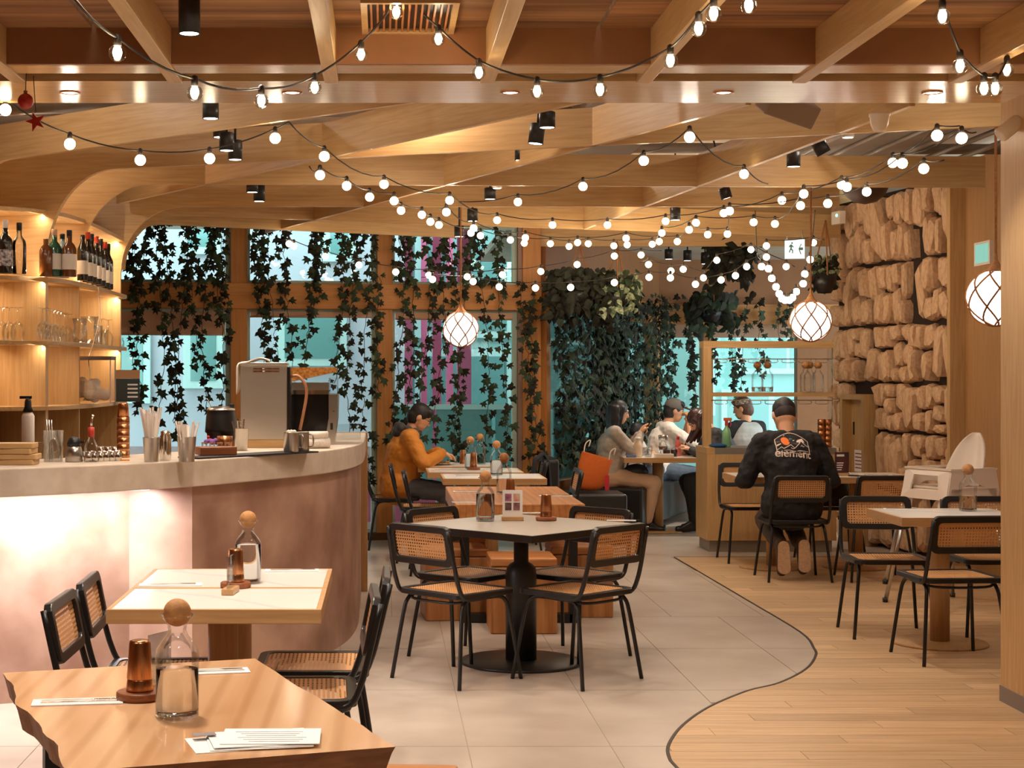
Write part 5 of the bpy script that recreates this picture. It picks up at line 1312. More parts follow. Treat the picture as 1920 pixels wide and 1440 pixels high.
# ================================================================ SIGNS AND SMALL FITTINGS
ex = thing('exit_sign', 'lit white exit sign with a green running figure and an arrow', 'sign', Wp(1490, 467, 14.9), math.radians(-14))
MB().box(-.09,.09,-.02,.02,-.088,.088).build('light_box', emissive('sign face', (.82,.95,.93,1), 1.1), ex)
sg = plain('sign green', rgb(96,140,118), .5)
mb = MB(); mb.M = Matrix.Translation((0,-.0215,0)) @ Matrix.Rotation(PI/2, 4, 'X')
mb.prism([(.085-.015-.12+.085,0),(.055,.045),(.064,.045),(.047,.012),(.075,.012),(.075,-.012),(.047,-.012),(.060,-.05),(.051,-.05)], -.001, .001); mb.build('arrow', sg, ex)
mb = MB(); mb.M = Matrix.Translation((0,-.0215,0)) @ Matrix.Rotation(PI/2, 4, 'X')
mb.prism([(-.045,.035),(-.03,.045),(-.018,.03),(-.008,.02),(-.013,.012),(-.023,.022),(-.027,.002),(-.013,-.012),(-.016,-.04),(-.024,-.04),(-.023,-.016),(-.035,-.008),(-.045,-.035),(-.053,-.03),(-.041,.003),(-.038,.02),(-.048,.014),(-.052,.02)], -.001, .001); mb.build('running_figure', sg, ex)
MB().lathe([(.008,-.001),(.008,.001)], 12).build('figure_head', sg, ex, (-.024, -.0215, .054)).rotation_euler = (PI/2, 0, 0)
for dx in (-.07, .07): MB().tube([(dx,0,.088),(dx,0,.17)], .004, 6).build('hanger', M['steel'], ex)
s2 = thing('green_sign', 'small framed green and white sign on the panelled wall behind the globe lamp', 'sign', Wp(1858, 475, 12.2)+Vector((-.04,0,0)), PI/2)
MB().box(-.16,.16,.0,.03,-.09,.09).build('frame', M['white'], s2); 
for k in range(3): MB().box(-.13+k*.09,-.05+k*.09,.03,.033,-.07,.07).build('sign_panel', emissive('green sign panel', (.35,.75,.6,1), .7) if k == 0 else bpy.data.materials['green sign panel'], s2)
spk = thing('ceiling_speaker', 'grey box speaker tilted under the fins', 'speaker', Wp(1475, 205, 8.0)); spk.rotation_euler = (.5, .25, .3)
bevel(MB().box(-.14,.14,-.07,.07,-.045,.07).build('cabinet', plain('grey speaker', rgb(146,124,106), .5), spk), .008); MB().box(-.05,.0,-.02,.02,-.05,-.045).build('port', M['black'], spk)
MB().tube([(0,0,.07),(0,.05,.45)], .008, 6).build('bracket', M['black'], spk)
dc = thing('dome_camera', 'white dome camera under the second fin at the right', 'camera', Wp(1649, 218, 7.75))
MB().lathe([(.0,-.075),(.028,-.07),(.042,-.04),(.046,-.0),(.05,.0),(.05,.015),(.0,.015)], 20, caps=False).build('dome', M['white'], dc)
wc = thing('wall_camera', 'white bullet camera mounted on the wooden pillar', 'camera', (2.90, 7.42, 2.70)); wc.rotation_euler = (0, .9, 0)
MB().lathe([(.03,-.06),(.036,-.05),(.036,.05),(.03,.06)], 18).build('body', M['white'], wc); MB().tube([(0,0,.04),(.04,0,.03)], .012, 8).build('mount', M['white'], wc)
bw = thing('dark_bowl_lamp', 'big dark bowl shaped lamp under the fins by the stone wall', 'lamp', Wp(1622, 350, 12.6))
MB().lathe([(.19,.05),(.185,.0),(.15,-.07),(.09,-.12),(.0,-.14)], 26, caps=False).build('bowl', plain('dark bronze bowl', rgb(70,44,30), .5), bw)
MB().tube([(0,0,-.02),(0,0,.48)], .008, 6).build('rod', M['black'], bw); MB().lathe([(.19,.05),(0,.05)], 26, caps=False).build('bowl_cover', M['blackwood'], bw)
for i, (px, py, d, l) in enumerate(((1590,258,9.0,'round emergency lamp in the open ceiling at the right'), (932,353,11.4,'flat downlight beside the spotlight over the third window'))):
    p = Wp(px, py, d); q = thing('ceiling_disc_lamp', l, 'lamp', p, 0, 'flat disc lamps'); MB().lathe([(.03,0),(.034,.004),(.034,.03),(.02,.04)], 18).build('housing', M['white'], q); MB().lathe([(.028,-.001),(0,-.001)], 18, caps=False).build('lens', M['lens'], q)
    MB().tube([(0,0,.04),(0,0,3.4-p.z)], .006, 6).build('stem', M['steel'], q)
d1 = thing('red_bauble', 'shiny red christmas bauble on the string at the left', 'ornament', Wp(48, 190, 6.9))
MB().ball((0,0,0), .034, 18, 12).build('ball', plain('red glitter', rgb(186,44,34), .3, noise=.3, nscale=90), d1); MB().lathe([(.009,.033),(.009,.045)], 10).build('cap', M['copper'], d1); MB().tube([(0,0,.045),(.005,0,.16)], .002, 5).build('thread', M['cord'], d1)
d2 = thing('red_star_ornament', 'small red star ornament hanging below the bauble', 'ornament', Wp(67, 228, 7.0))
mb = MB(); mb.M = Matrix.Rotation(PI/2, 4, 'X') @ Matrix.Rotation(.3, 4, 'Z'); mb.prism([((.045 if k % 2 == 0 else .018)*math.cos(PI/2+k*PI/5), (.045 if k % 2 == 0 else .018)*math.sin(PI/2+k*PI/5)) for k in range(10)], -.006, .006); mb.build('star', bpy.data.materials['red glitter'], d2)
MB().tube([(0,0,.04),(-.01,0,.2)], .002, 5).build('thread', M['cord'], d2)

cb = MB().tube(smoothpts([(0,0,0),(.01,.01,-.2),(-.03,-.01,-.38),(-.06,-.03,-.5),(-.05,-.04,-.62),(-.09,-.05,-.78)], 5), .004, 6)
tag(cb.build('power_cable', M['white'], None, (-1.965, 11.0, 2.16)), 'thin white power cable hanging down in front of the bar shelves', 'cable')
pc = MB(); rp_ = random.Random(6)
for k in range(7): pc.ball((rp_.uniform(-.04,.04), rp_.uniform(-.02,.02), .012+.004*k*.5), .016, 8, 6)
o = pc.build('purple_cloth', plain('purple cloth', rgb(136,84,150), .9), None, ct(398, 834)+Vector((0,.02,0))); m_ = o.modifiers.new('remesh', 'REMESH'); m_.mode = 'VOXEL'; m_.voxel_size = .006; m_.use_smooth_shade = True
tag(o, 'small crumpled purple cloth beside the black kettle', 'cloth')
tag(MB().prism(rrect(.05,.03,.004,2), 0, .006).build('orange_tag', plain('orange tag', rgb(236,150,40), .6), None, ct(232, 864)+Vector((0,.012,0)), .3), 'small orange tag at the foot of the copper tower', 'tag')
eb = thing('emergency_light', 'small white emergency light box at the top left corner of the stone wall', 'lamp', (4.26, 14.9, 3.02), s_ang)
bevel(MB().box(-.09,.09,0,.06,-.06,.06).build('box', M['white'], eb), .004); MB().ball((-.03,.062,.02), .022, 10, 6, (1,.4,.7)).build('indicator', emissive('green indicator', (.4,1,.7,1), 1.5), eb)
# ================================================================ PEOPLE
fold_tex = bpy.data.textures.new('cloth folds', 'CLOUDS'); fold_tex.noise_scale = .07
def cap(mb, a, b, ra, rb, seg=12):
    a = Vector(a); b = Vector(b); mb.ball(a, ra, seg, 8); mb.ball(b, rb, seg, 8)
    n = 4; mb.tube([a.lerp(b, k/n) for k in range(n+1)], [ra+(rb-ra)*k/n for k in range(n+1)], seg)
def skinned(mb, name, mat, parent, voxel=.008, smooth=6, folds=0):
    o = mb.build(name, mat, parent)
    m = o.modifiers.new('remesh', 'REMESH'); m.mode = 'VOXEL'; m.voxel_size = voxel; m.use_smooth_shade = True
    m = o.modifiers.new('smooth', 'SMOOTH'); m.factor = .5; m.iterations = smooth
    if folds:
        m = o.modifiers.new('folds', 'DISPLACE'); m.texture = fold_tex; m.strength = folds; m.mid_level = .5; m.texture_coords = 'LOCAL'
    return o
def ik(s, t, l1, l2, pole):
    s, t, pole = Vector(s), Vector(t), Vector(pole); d = t-s; L_ = min(d.length, (l1+l2)*.995); d.normalize()
    a = (l1*l1-l2*l2+L_*L_)/(2*L_); h_ = math.sqrt(max(1e-6, l1*l1-a*a)); pv = (pole-d*pole.dot(d)).normalized()
    return s+d*a+pv*h_, s+d*L_
def hand(mb, w, f, n, sd):
    """palm and five fingers; f forward, n the way the fingers curl, sd the thumb side"""
    f = f.normalized(); n = (n-f*n.dot(f)).normalized(); sd = f.cross(n).normalized()*sd
    for k in range(4):
        off = sd*(.026-.0175*k); ln = (.88, 1, .95, .78)[k]
        kn = w+f*.082+off; cap(mb, w+off*.6+f*.01, kn, .016, .0115, 8)
        p1 = kn+f*.034*ln+n*.014; p2 = p1+f*.016*ln+n*.026*ln; cap(mb, kn, p1, .0105, .0095, 8); cap(mb, p1, p2, .0095, .0085, 8)
    t0 = w+f*.025+sd*.022; t1 = t0+sd*.03+f*.028+n*.012; t2 = t1+f*.028+n*.014; cap(mb, t0, t1, .0135, .0105, 8); cap(mb, t1, t2, .0105, .009, 8)
MSKIN = plain('skin', rgb(222,166,128), .5, noise=.06, nscale=14); MSKIN2 = plain('tanned skin', rgb(200,142,104), .5, noise=.06, nscale=14)
MHAIR = plain('black hair', rgb(28,20,18), .55, noise=.35, nscale=60, stretch=(1,1,.12)); MHAIRB = plain('dark auburn hair', rgb(70,32,24), .38, noise=.4, nscale=60, stretch=(1,1,.12))
def person(label, loc, rz, P):
    s = P.get('s', 1); zs = P['seat']; root = thing('person', label, 'person', (loc[0], loc[1], 0), math.radians(rz))
    lean = math.radians(P.get('lean', 10)); roll = math.radians(P.get('roll', 0)); t_ = Vector((math.sin(roll), math.sin(lean), math.cos(lean))).normalized()
    hip = Vector((0, 0, zs+.095*s)); chest = hip+t_*.30*s; nb = hip+t_*.47*s
    nf = math.radians(P.get('neck', 25)); hd = nb+Vector((0, math.sin(nf), math.cos(nf)))*.175*s
    Rh = Matrix.Rotation(math.radians(P.get('yaw', 0)), 3, 'Z') @ Matrix.Rotation(-math.radians(P.get('pitch', 20)), 3, 'X')
    H = lambda x, y, z: hd+(Rh @ Vector((x, y, z)))*s
    sh = {q: hip+t_*.435*s+Vector((q*.178*s, 0, 0)) for q in (-1, 1)}
    el, wr = {}, {}
    for q in (-1, 1):
        el[q], wr[q] = ik(sh[q], P['hands'][0 if q < 0 else 1], .285*s, .25*s, P.get('pole', (q*.7, -.3, -.7)) if not isinstance(P.get('pole'), dict) else P['pole'][q])
    kn, an = {}, {}
    for q in (-1, 1):
        hj = hip+Vector((q*.09*s, .02, -.01)); kn[q], an[q] = ik(hj, P['feet'][0 if q < 0 else 1], .43*s, .42*s, P.get('kpole', (q*.12, .6, .7)))
    # ---- one continuous body
    b = MB()
    b.ball(hd, .1*s, 18, 12, (.76, .98, 1.10), Rh); b.ball(H(0,.03,-.055), .1*s, 14, 10, (.60,.66,.62), Rh); b.ball(H(0,.055,-.088), .03*s, 10, 8, (1,1,.8), Rh)
    cap(b, H(0,.088,.018), H(0,.106,-.022), .009*s, .014*s, 8); cap(b, H(-.03,.082,.03), H(.03,.082,.03), .012*s, .012*s, 8)
    cap(b, H(-.02,.085,-.056), H(.02,.085,-.056), .010*s, .010*s, 8)
    for q in (-1, 1): b.ball(H(q*.078,-.005,-.005), .03*s, 10, 8, (.35,.75,1.05), Rh)
    cap(b, H(0,-.02,-.06), nb+t_*-.02, .052*s, .06*s); cap(b, hip, chest, .115*s, .12*s); cap(b, chest, nb-t_*.04*s, .12*s, .07*s); cap(b, sh[-1], sh[1], .055*s, .055*s)
    for q in (-1, 1):
        cap(b, sh[q], el[q], .047*s, .038*s); cap(b, el[q], wr[q], .038*s, .027*s)
        n_ = Vector(P.get('curl', (0, 0, -1))); hand(b, wr[q], P['hdir'][0 if q < 0 else 1] if 'hdir' in P else wr[q]-el[q], n_, -q)
        cap(b, hip+Vector((q*.09*s, .02, -.01)), kn[q], .075*s, .055*s); cap(b, kn[q], an[q], .052*s, .035*s)
    skinned(b, 'body', P.get('skin', MSKIN), root, .007, 3)
    # ---- face
    ek = bpy.data.materials.get('eye dark') or plain('eye dark', rgb(30,22,20), .3); lp = bpy.data.materials.get('lips') or plain('lips', rgb(186,104,90), .5)
    for q in (-1, 1):
        MB().ball(H(q*.031,.086,.010), .0085*s, 8, 6, (1.5,.7,.7), Rh).build('eye', ek, root)
        MB().tube([H(q*.017,.094,.028), H(q*.031,.094,.032), H(q*.047,.086,.027)], .0035*s, 6).build('eyebrow', ek, root)
    MB().tube([H(-.02,.095,-.058), H(0,.0995,-.056), H(.02,.095,-.058)], .0045*s, 6).build('mouth', lp, root)
    # ---- top garment
    g_ = MB(); tr = P.get('bulk', 1.0)*s
    cap(g_, hip+Vector((0,0,-.02)), chest, .150*tr, .155*tr, 16); cap(g_, hip+Vector((-.06*s,0,0)), hip+Vector((.06*s,0,0)), .135*tr, .135*tr, 14)
    cap(g_, chest+Vector((-.06*s,0,0)), chest+Vector((.06*s,0,0)), .130*tr, .130*tr, 14); cap(g_, sh[-1]*.86+sh[1]*.14, sh[1]*.86+sh[-1]*.14, .078*tr, .078*tr, 14)
    cap(g_, chest, nb-t_*.045*s, .14*tr, .078*s, 14)
    sl = P.get('sleeve', 1)
    for q in (-1, 1):
        cap(g_, sh[q], el[q] if sl >= .5 else sh[q].lerp(el[q], .75), .068*tr, .058*tr, 12)
        if sl >= 1: cap(g_, el[q], wr[q].lerp(el[q], .06), .058*tr, .043*tr, 12)
    top = skinned(g_, P.get('topname', 'jacket'), P['top'], root, .009, 6, P.get('folds', .02))
    # ---- trousers
    g_ = MB(); cap(g_, hip+Vector((-.07*s,0,-.02)), hip+Vector((.07*s,0,-.02)), .128*s, .128*s, 14)
    for q in (-1, 1):
        cap(g_, hip+Vector((q*.088*s,.02,-.015)), kn[q], .098*s, .073*s, 12); cap(g_, kn[q], an[q].lerp(kn[q], .08), .073*s, .058*s, 12)
    skinned(g_, 'trousers', P['bottom'], root, .010, 6, .015)
    # ---- shoes
    for i, q in enumerate((-1, 1)):
        sd_ = Vector(P['toes'][i]).normalized() if 'toes' in P else Vector((q*.12, 1, -.08)).normalized()
        up = P.get('soleup', Vector((0, 0, -1))); g_ = MB(); a_ = an[q]
        heel = a_+Vector(up)*.052*s-sd_*.035*s; toe = heel+sd_*.20*s
        cap(g_, heel, toe, .038*s, .036*s, 10); cap(g_, a_, heel+sd_*.02, .042*s, .04*s, 10); cap(g_, a_+sd_*.02, toe-sd_*.03, .035*s, .033*s, 10)
        sh_ = skinned(g_, 'shoe', P.get('shoe', M['black']), root, .008, 4)
    return root, hd, Rh, s, H, dict(hip=hip, chest=chest, nb=nb, t=t_, sh=sh, wr=wr, el=el, top=top, kn=kn, an=an)
def short_hair(root, H, Rh, s, hd, mat, fringe=.055):
    g_ = MB(); g_.ball(H(0,-.012,.028), .1*s, 18, 12, (.84,1.0,1.0), Rh); g_.ball(H(0,-.035,-.02), .1*s, 14, 10, (.80,.80,.85), Rh)
    for q in (-1, 0, 1): g_.ball(H(q*.035,.058,.075), .04*s, 10, 8)
    o = skinned(g_, 'hair', mat, root, .008, 2, .012); return o
def long_hair(root, H, Rh, s, hd, mat, length=.33, fwd=0):
    g_ = MB(); g_.ball(H(0,-.01,.03), .1*s, 18, 12, (.86,1.02,1.0), Rh)
    for k in range(7):
        a_ = PI*(.08+.84*k/6); x, y = .078*math.cos(a_), -.015-.082*math.sin(a_)
        p0 = H(x, y, .03); p1 = p0+Vector((x*.2, -.01+fwd*.3, -length*.5)); p2 = p0+Vector((x*.25, fwd, -length))
        cap(g_, p0, p1, .034*s, .032*s, 8); cap(g_, p1, p2, .032*s, .018*s, 8)
    for q in (-1, 1):
        p0 = H(q*.07,.035,.05); cap(g_, p0, H(q*.082,.03,-.07), .022*s, .02*s, 8); cap(g_, H(q*.082,.03,-.07), H(q*.082,.02,-.07)+Vector((0, fwd*.6, -length*.55)), .02*s, .014*s, 8)
    return skinned(g_, 'hair', mat, root, .009, 4, .012)
M_yel = plain('mustard jacket fabric', rgb(206,128,36), .75, noise=.12, nscale=6); M_denim = plain('grey jeans', rgb(92,92,100), .85, noise=.15, nscale=30); M_hood = plain('charcoal hood', rgb(70,66,66), .85, noise=.15, nscale=20)
# 1 man in the yellow jacket
root, hd, Rh, s, H, K = person('man in a mustard yellow jacket and glasses eating at the window table', (.13, 14.42), -90,
    dict(seat=.475, lean=13, neck=30, pitch=32, hands=((-.15,.37,.86),(.13,.39,.86)), feet=((-.11,.42,.09),(.12,.36,.09)), top=M_yel, bottom=M_denim, bulk=1.16, folds=.022, hdir=(Vector((.25,1,-.25)),Vector((-.25,1,-.25)))))
short_hair(root, H, Rh, s, hd, MHAIR)
g_ = MB(); 
for k in range(9):
    a_ = 2*PI*k/8; p_ = K['nb']+Vector((.105*math.cos(a_), -.02+.085*math.sin(a_), .035-.03*math.sin(a_))); g_.ball(p_, .045, 10, 8)
g_.ball(K['nb']+Vector((0,-.10,.02)), .075, 12, 8, (1.4,.8,.9)); skinned(g_, 'hood', M_hood, root, .009, 4, .012)
gl_ = MB()
for q in (-1, 1): gl_.tube([H(q*.033+.022*math.cos(a_*PI/6), .103, .006+.018*math.sin(a_*PI/6)) for a_ in range(12)], .002, 5, closed=True); gl_.tube([H(q*.055,.102,.01), H(q*.08,.0,.01)], .002, 5)
gl_.tube([H(-.011,.105,.008), H(.011,.105,.008)], .002, 5); gl_.build('glasses', M['black'], root)
# 2 woman in a checked blazer with a phone
M_blz = plain('grey checked blazer', rgb(184,168,152), .8, noise=.22, nscale=24); M_beige = plain('beige trousers', rgb(210,172,140), .8, noise=.08, nscale=10)
root, hd, Rh, s, H, K = person('woman with long dark hair in a grey checked blazer holding a phone', (2.24, 15.95), -90,
    dict(seat=.47, s=.98, lean=6, neck=16, pitch=14, hands=((.0,.30,.97),(.06,.31,.98)), feet=((-.06,.40,.09),(.08,.36,.09)), top=M_blz, bottom=M_beige, topname='blazer', folds=.02, bulk=.98, hdir=(Vector((.1,.55,.9)),Vector((-.1,.55,.9))), curl=(0,1,-.2), pole={-1:(-.5,-.3,-.9),1:(.5,-.3,-.9)}))
long_hair(root, H, Rh, s, hd, MHAIR, .36)
phn = thing('phone', 'dark phone held up by the woman in the checked blazer', 'phone', (2.24+.375, 15.90, 1.045)); phn.rotation_euler = (0, .45, 0)
MB().box(-.005,.005,-.037,.037,-.075,.075).build('case', M['black'], phn); MB().box(-.0065,-.005,-.033,.033,-.068,.068).build('screen', plain('phone screen', rgb(40,40,48), .1), phn)
hb = thing('handbag', 'black handbag on the lap of the woman in the blazer', 'bag', (2.50, 15.88, .60))
g_ = MB(); g_.ball((0,0,0), .1, 16, 10, (1.3,.8,.75)); skinned(g_, 'bag', M['leather'], hb, .01, 3, .02); MB().tube(smoothpts([(-.09,0,.05),(-.05,0,.12),(.05,0,.12),(.09,0,.05)], 4), .007, 6).build('strap', M['leather'], hb)
# 3 small child
root, hd, Rh, s, H, K = person('small child with dark hair sitting between the woman and the man in a cap', (2.56, 16.66), -60,
    dict(seat=.455, s=.72, lean=8, neck=20, pitch=18, hands=((-.1,.2,.72),(.1,.2,.72)), feet=((-.06,.3,.28),(.06,.3,.28)), top=plain('pale child top', rgb(206,190,176), .8), bottom=M_denim, topname='top', folds=.01))
short_hair(root, H, Rh, s, hd, MHAIR)
# 4 man in a cap
root, hd, Rh, s, H, K = person('man in a grey cap and white tee eating with both hands at his mouth', (2.90, 16.98), -88,
    dict(seat=.47, lean=12, neck=28, pitch=12, hands=((-.05,.33,1.03),(.04,.33,1.03)), feet=((-.1,.45,.09),(.12,.42,.09)), skin=MSKIN2, top=plain('white cotton tee', rgb(232,218,204), .85), bottom=plain('blue jeans', rgb(96,110,126), .85, noise=.1, nscale=20), topname='tee_shirt', sleeve=.6, bulk=1.05, folds=.025,
    hdir=(Vector((.2,-.1,1)),Vector((-.2,-.1,1))), curl=(0,-1,0), pole={-1:(-.6,.4,-.9),1:(.6,.4,-.9)}))
short_hair(root, H, Rh, s, hd, MHAIR)
M_cap = plain('grey cap', rgb(104,96,88), .85, noise=.1, nscale=30)
g_ = MB(); g_.ball(H(0,-.008,.052), .104*s, 18, 12, (.86,1.02,.80), Rh); skinned(g_, 'cap', M_cap, root, .008, 3)
g_ = MB(); cap(g_, H(-.045,.12,.058), H(.045,.12,.058), .012, .012, 8); cap(g_, H(-.03,.165,.048), H(.03,.165,.048), .011, .011, 8); cap(g_, H(-.05,.085,.06), H(.05,.085,.06), .013, .013, 8); cap(g_, H(0,.08,.06), H(0,.165,.048), .013, .011, 8); skinned(g_, 'cap_brim', M_cap, root, .006, 4)
tag(MB().ball((0,0,0), .03, 12, 8, (1.5,1.1,.8)).build('sandwich', plain('sandwich bread', rgb(214,176,112), .8, noise=.2, nscale=40), None, (2.90+.315, 16.98, 1.145)), 'sandwich held at the mouth of the man in a cap', 'food')
# 5 girl with auburn hair
chair(3.47, 15.92, 90, 'black cane chair half behind the service station under the auburn haired girl', CG)
root, hd, Rh, s, H, K = person('girl with long auburn hair in a dark jacket bending over the crowded table', (3.47, 15.92), 90,
    dict(seat=.475, lean=26, neck=50, pitch=45, hands=((-.14,.44,.82),(.14,.44,.82)), feet=((-.1,.40,.10),(.1,.30,.10)), top=plain('dark grey jacket', rgb(46,42,42), .75), bottom=plain('black trousers', rgb(24,22,22), .8), folds=.02))
long_hair(root, H, Rh, s, hd, MHAIRB, .26, .10)
# 6 person with a knit vest
chair(3.92, 17.1, 20, 'black cane chair behind the service station under the person in the vest', CG)
M_vest = plain('pale striped vest', rgb(186,186,182), .85, noise=.14, nscale=30, stretch=(.05,.05,1)); M_blk = plain('black cotton', rgb(30,26,25), .85)
root, hd, Rh, s, H, K = person('person in a pale knitted vest and a patterned headband seen from behind', (3.92, 17.1), 24,
    dict(seat=.475, lean=10, neck=18, pitch=12, yaw=35, hands=((-.2,.34,.84),(.14,.34,.84)), feet=((-.1,.4,.09),(.1,.4,.09)), top=M_blk, bottom=M_denim, topname='tee_shirt', sleeve=.6))
short_hair(root, H, Rh, s, hd, plain('brown hair', rgb(96,62,40), .5, noise=.3, nscale=50))
g_ = MB(); cap(g_, K['hip'], K['chest'], .165, .168, 16); cap(g_, K['chest']+Vector((-.05,0,0)), K['chest']+Vector((.05,0,0)), .145, .145, 14); cap(g_, K['chest']+Vector((-.06,0,.08)), K['chest']+Vector((.06,0,.08)), .115, .115, 14); skinned(g_, 'vest', M_vest, root, .01, 6, .012)
g_ = MB(); g_.M = Matrix.Translation(H(0,-.008,.062)) @ Rh.to_4x4(); g_.lathe([(.086,-.022),(.092,-.02),(.092,.02),(.08,.03),(.0,.045)], 24, caps=False); g_.build('headband', plain('patterned headband', rgb(60,50,46), .8, c2=rgb(190,180,165), nscale=40), root)
# 7 man in the black sweater, seen from behind
root, hd, Rh, s, H, K = person('man in a black printed sweater seen from behind, leaning on the table', (3.11, 12.2), 0,
    dict(seat=.47, s=1.10, lean=17, neck=26, pitch=30, hands=((-.20,.36,.84),(.22,.36,.84)), feet=((-.085,.03,.26),(.075,.05,.27)), kpole=(0,1,-.15), toes=((-.02,-.12,-1),(.02,-.12,-1)), soleup=(0,-.9,-.25),
    top=plain('black sweater', rgb(26,22,22), .8, noise=.12, nscale=10), bottom=plain('brown grey trousers', rgb(84,68,58), .8, noise=.15, nscale=12), topname='sweater', bulk=1.16, folds=.03, shoe=plain('dark tan shoe', rgb(84,60,46), .7, noise=.15, nscale=50),
    pole={-1:(-.5,-.35,-.8),1:(.5,-.35,-.8)}))
g_ = MB(); g_.ball(H(0,-.006,.045), .1*s, 18, 12, (.82,1.0,.86), Rh); skinned(g_, 'hair', MHAIR, root, .008, 2, .012)
g_ = MB(); g_.ball(H(0,-.008,.005), .1*s, 18, 12, (.79,1.0,.85), Rh); skinned(g_, 'hair_fade', plain('cropped hair', rgb(48,36,31), .7), root, .008, 2)
for q, cx_ in ((-1,-.087),(1,.077)):
    so_ = MB(); so_.M = Matrix.Translation(K['an'][q]+Vector((0,-.128,-.085))) @ Matrix.Rotation(math.radians(84), 4, 'X')
    so_.prism([(x*(1.1 if y < 0 else .95), y) for x, y in rrect(.088, .25, .043, 6)], -.008, .010); bevel(so_.build('shoe_sole', plain('pale rubber sole', rgb(216,176,138), .8, noise=.2, nscale=70) if q < 0 else bpy.data.materials['pale rubber sole'], root), .003)
# print on the back of the sweater: badge with sun, rays and mountains, and the word below it
bpy.context.view_layer.update()
tb0 = K['hip']+K['t']*.335*s                     # middle of the print on the spine
back_n = Vector((0, -math.cos(math.radians(17)), math.sin(math.radians(17))))
Rb = Matrix.Rotation(math.radians(90-17), 4, 'X')
PB = Matrix.Translation(tb0+back_n*.30) @ Rb @ Matrix.Rotation(math.radians(-4), 4, 'Z') @ Matrix.Scale(1.12, 4)
def on_back(mb_, name, mat, lift):
    me = mb_.mesh(name, mat); bm = bmesh.new(); bm.from_mesh(me)
    bmesh.ops.triangulate(bm, faces=bm.faces[:])
    for _ in range(2):
        lng = [e for e in bm.edges if e.calc_length() > .012]
        if lng: bmesh.ops.subdivide_edges(bm, edges=lng, cuts=1); bmesh.ops.triangulate(bm, faces=bm.faces[:])
    bm.transform(PB); bm.to_mesh(me); bm.free()
    o = put(name, me, K['top'])
    m = o.modifiers.new('wrap', 'SHRINKWRAP'); m.target = K['top']; m.wrap_method = 'PROJECT'; m.use_project_x = False; m.use_project_y = True; m.use_project_z = False; m.use_positive_direction = True; m.use_negative_direction = True
    m.wrap_mode = 'ABOVE_SURFACE'; m.offset = lift
    return o
def flat(poly): return MB().add([(x, y, 0) for x, y in poly], [tuple(range(len(poly)))])
cream = plain('cream print', rgb(222,200,182), .8); sunc = plain('orange print', rgb(226,112,40), .8); pteal = plain('teal print', rgb(72,122,122), .8); ppur = plain('purple print', rgb(92,62,72), .8); pblk = plain('black print', rgb(28,24,24), .85)
arch_ = [(-.105,-.05)]+[(-.115,.035)]+[(-.115+.23*k/10, .035+.055*math.sin(PI*k/10)) for k in range(1, 10)]+[(.115,.035),(.115,-.05)]
q_ = MB(); inn = [(x*.955, -.046+(y+.05)*.94) for x, y in arch_]; n = len(arch_)
q_.add([(x, y, 0) for x, y in arch_]+[(x, y, 0) for x, y in inn], [(i, (i+1) % n, n+(i+1) % n, n+i) for i in range(n)]); on_back(q_, 'badge_outline', cream, .0045)
on_back(flat(inn), 'badge_ground', pblk, .0025)
rays = [(0.35,.62,pteal),(.75,.95,cream),(1.05,1.35,ppur),(1.5,1.62,cream),(1.75,2.0,ppur),(2.15,2.3,cream),(2.45,2.7,pteal),(2.85,3.0,cream),(3.2,3.4,ppur),(3.6,3.75,cream),(-.02,.22,cream),(-.25,-.12,ppur)]
for a0, a1, mt in rays:
    c_ = Vector((-.048,.028)); pts = []
    for a_ in (a0, a1):
        for rr_ in ((.034, .2) if a_ == a0 else (.2, .034)):
            x, y = c_.x+rr_*math.cos(a_), c_.y+rr_*math.sin(a_)
            k_ = 1.0
            for _ in range(40):
                xx, yy = c_.x+rr_*k_*math.cos(a_), c_.y+rr_*k_*math.sin(a_)
                lim = .030+.055*math.sin(PI*min(1, max(0, (xx+.115)/.23)))*.93
                if abs(xx) < .106 and yy < lim and yy > -.046: break
                k_ *= .95
            pts.append((xx, yy))
    on_back(flat(pts), 'sun_ray', mt, .0035)
on_back(flat([(-.048+.026*math.cos(k*PI/8), .028+.026*math.sin(k*PI/8)) for k in range(16)]), 'sun', sunc, .0055)
on_back(flat([(-.106,-.046),(-.075,-.012),(-.06,-.022),(-.02,.008),(.005,-.014),(.055,.034),(.085,.006),(.107,-.004),(.107,-.046)]), 'mountain', pblk, .0062)
for ln_ in ([(-.106,-.04),(-.075,-.012),(-.06,-.022),(-.02,.008),(.005,-.014),(.055,.034),(.085,.006),(.107,-.004)], [(-.02,-.012),(-.008,-.02),(.005,-.014)], [(.045,.0),(.055,.008),(.062,-.002),(.075,.0)], [(-.06,-.035),(-.03,-.03),(0,-.038),(.04,-.03),(.1,-.036)]):
    q_ = MB()
    for a_, b_ in zip(ln_, ln_[1:]):
        a_, b_ = Vector(a_), Vector(b_); nn = Vector((-(b_-a_).y, (b_-a_).x)).normalized()*.0022; q_.add([(p.x, p.y, 0) for p in (a_-nn, b_-nn, b_+nn, a_+nn)], [(0,1,2,3)])
    on_back(q_, 'mountain_line', cream, .0075)
fc = bpy.data.curves.new('word', 'FONT'); fc.body = 'element'; fc.size = .078; fc.align_x = 'CENTER'; fc.offset = .0014; fc.resolution_u = 3
fo = bpy.data.objects.new('word', fc); COL.objects.link(fo); bpy.context.view_layer.update()
me = bpy.data.meshes.new_from_object(fo.evaluated_get(bpy.context.evaluated_depsgraph_get())); bpy.data.objects.remove(fo)
q_ = MB(); q_.add([(v.co.x*.92, v.co.y-.082+.008*(1-(v.co.x/.12)**2), 0) for v in me.vertices], [tuple(p.vertices) for p in me.polygons]); on_back(q_, 'printed_word', cream, .006)
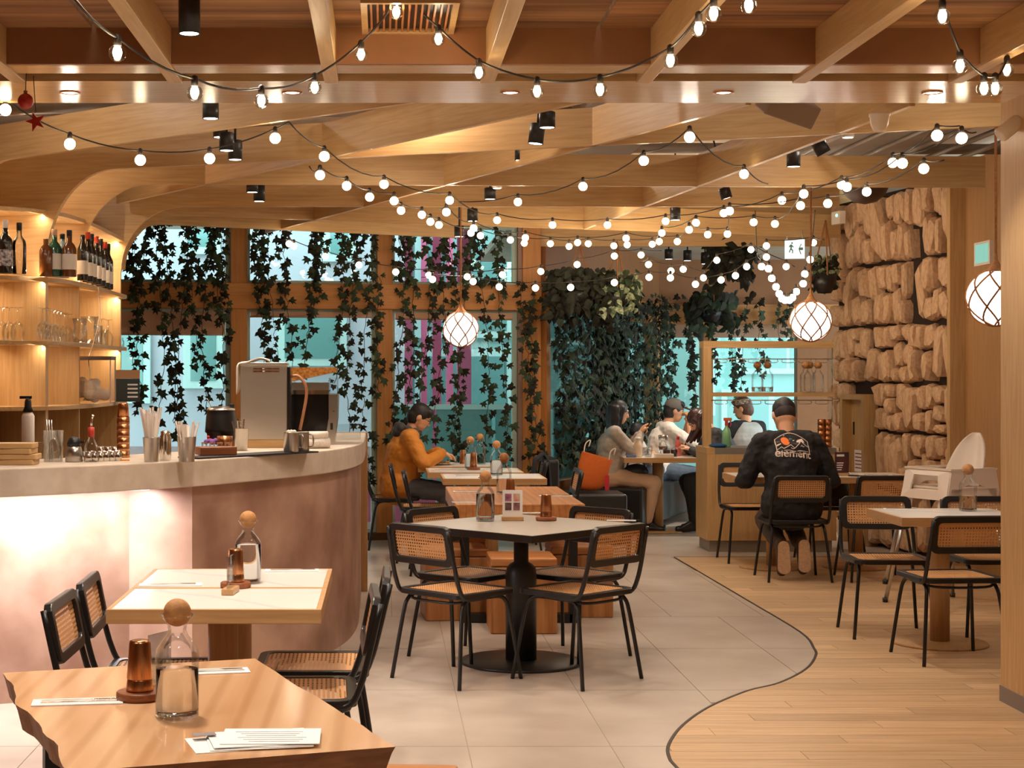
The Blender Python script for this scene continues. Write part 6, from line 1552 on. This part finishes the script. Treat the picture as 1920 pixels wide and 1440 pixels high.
# things on the crowded table
tz = .7505
carafe((2.62, 16.1, tz), 'water carafe with a cork ball on the crowded table', .08)
fl = thing('flask', 'cream coloured flask on the crowded table in front of the woman', 'bottle', (2.50, 15.75, tz)); MB().lathe([(.038,0),(.042,.005),(.042,.10),(.036,.13),(.024,.15),(.024,.17)], 18).build('body', plain('cream flask', rgb(226,196,164), .5), fl); MB().lathe([(.026,.171),(.026,.19),(.02,.195)], 16).build('cap', M['white'], fl)
for i, (x, y, l) in enumerate(((2.60,15.74,'empty water glass beside the cream flask'), (2.86,15.78,'dark iced drink glass at the right of the crowded table'), (2.78,15.74,'short dark drink glass in the middle of the crowded table'))):
    g_ = thing('drinking_glass', l, 'glass', (x, y, tz), 0, 'drinking glasses on the crowded table'); MB().lathe([(0,.003),(.032,.003),(.034,0),(.037,.09),(.035,.09)], 16, caps=False).build('glass', M['clear'], g_)
    if i: MB().lathe([(.031,.006),(.034,.07),(0,.07)], 16, caps=False).build('drink', plain('dark drink', rgb(60,32,20), .2), g_)
tp_ = thing('tea_maker', 'glass tea maker with a steel lid on the crowded table', 'tea maker', (2.80, 16.05, tz)); MB().lathe([(.03,0),(.045,.05),(.05,.09),(.04,.11),(.042,.15)], 18).build('glass', M['clear'], tp_); MB().lathe([(.046,.15),(.048,.2),(.044,.205)], 18).build('steel_top', M['steel'], tp_); MB().lathe([(.04,.06),(.045,.09),(.0,.09)], 18, caps=False).build('tea', gamber, tp_)
kb = thing('ketchup_bottle', 'pinkish red sauce bottle on the crowded table', 'bottle', (2.93, 15.95, tz)); MB().lathe([(.026,0),(.03,.004),(.03,.12),(.02,.15),(.012,.17)], 16).build('bottle', plain('red sauce', rgb(206,92,84), .4), kb); MB().lathe([(.016,.17),(.012,.2)], 12).build('cap', plain('red cap plastic', rgb(190,40,50), .4), kb)
tx = MB().prism(rrect(.18, .09, .008, 3), 0, .035); tag(tx.build('paper_box', M['white'], None, (2.74, 15.66, tz)), 'low white paper box at the front edge of the crowded table', 'box')
tag(MB().prism(rrect(.09,.06,.006,2), 0, .022).build('blue_pouch', plain('blue pouch', rgb(86,104,150), .7), None, (2.42, 15.67, tz)), 'small blue pouch at the left edge of the crowded table', 'pouch')
tumblers((3.02, 16.1, tz), 'copper tumblers at the right of the crowded table', coaster=False)
bpy.context.view_layer.update()
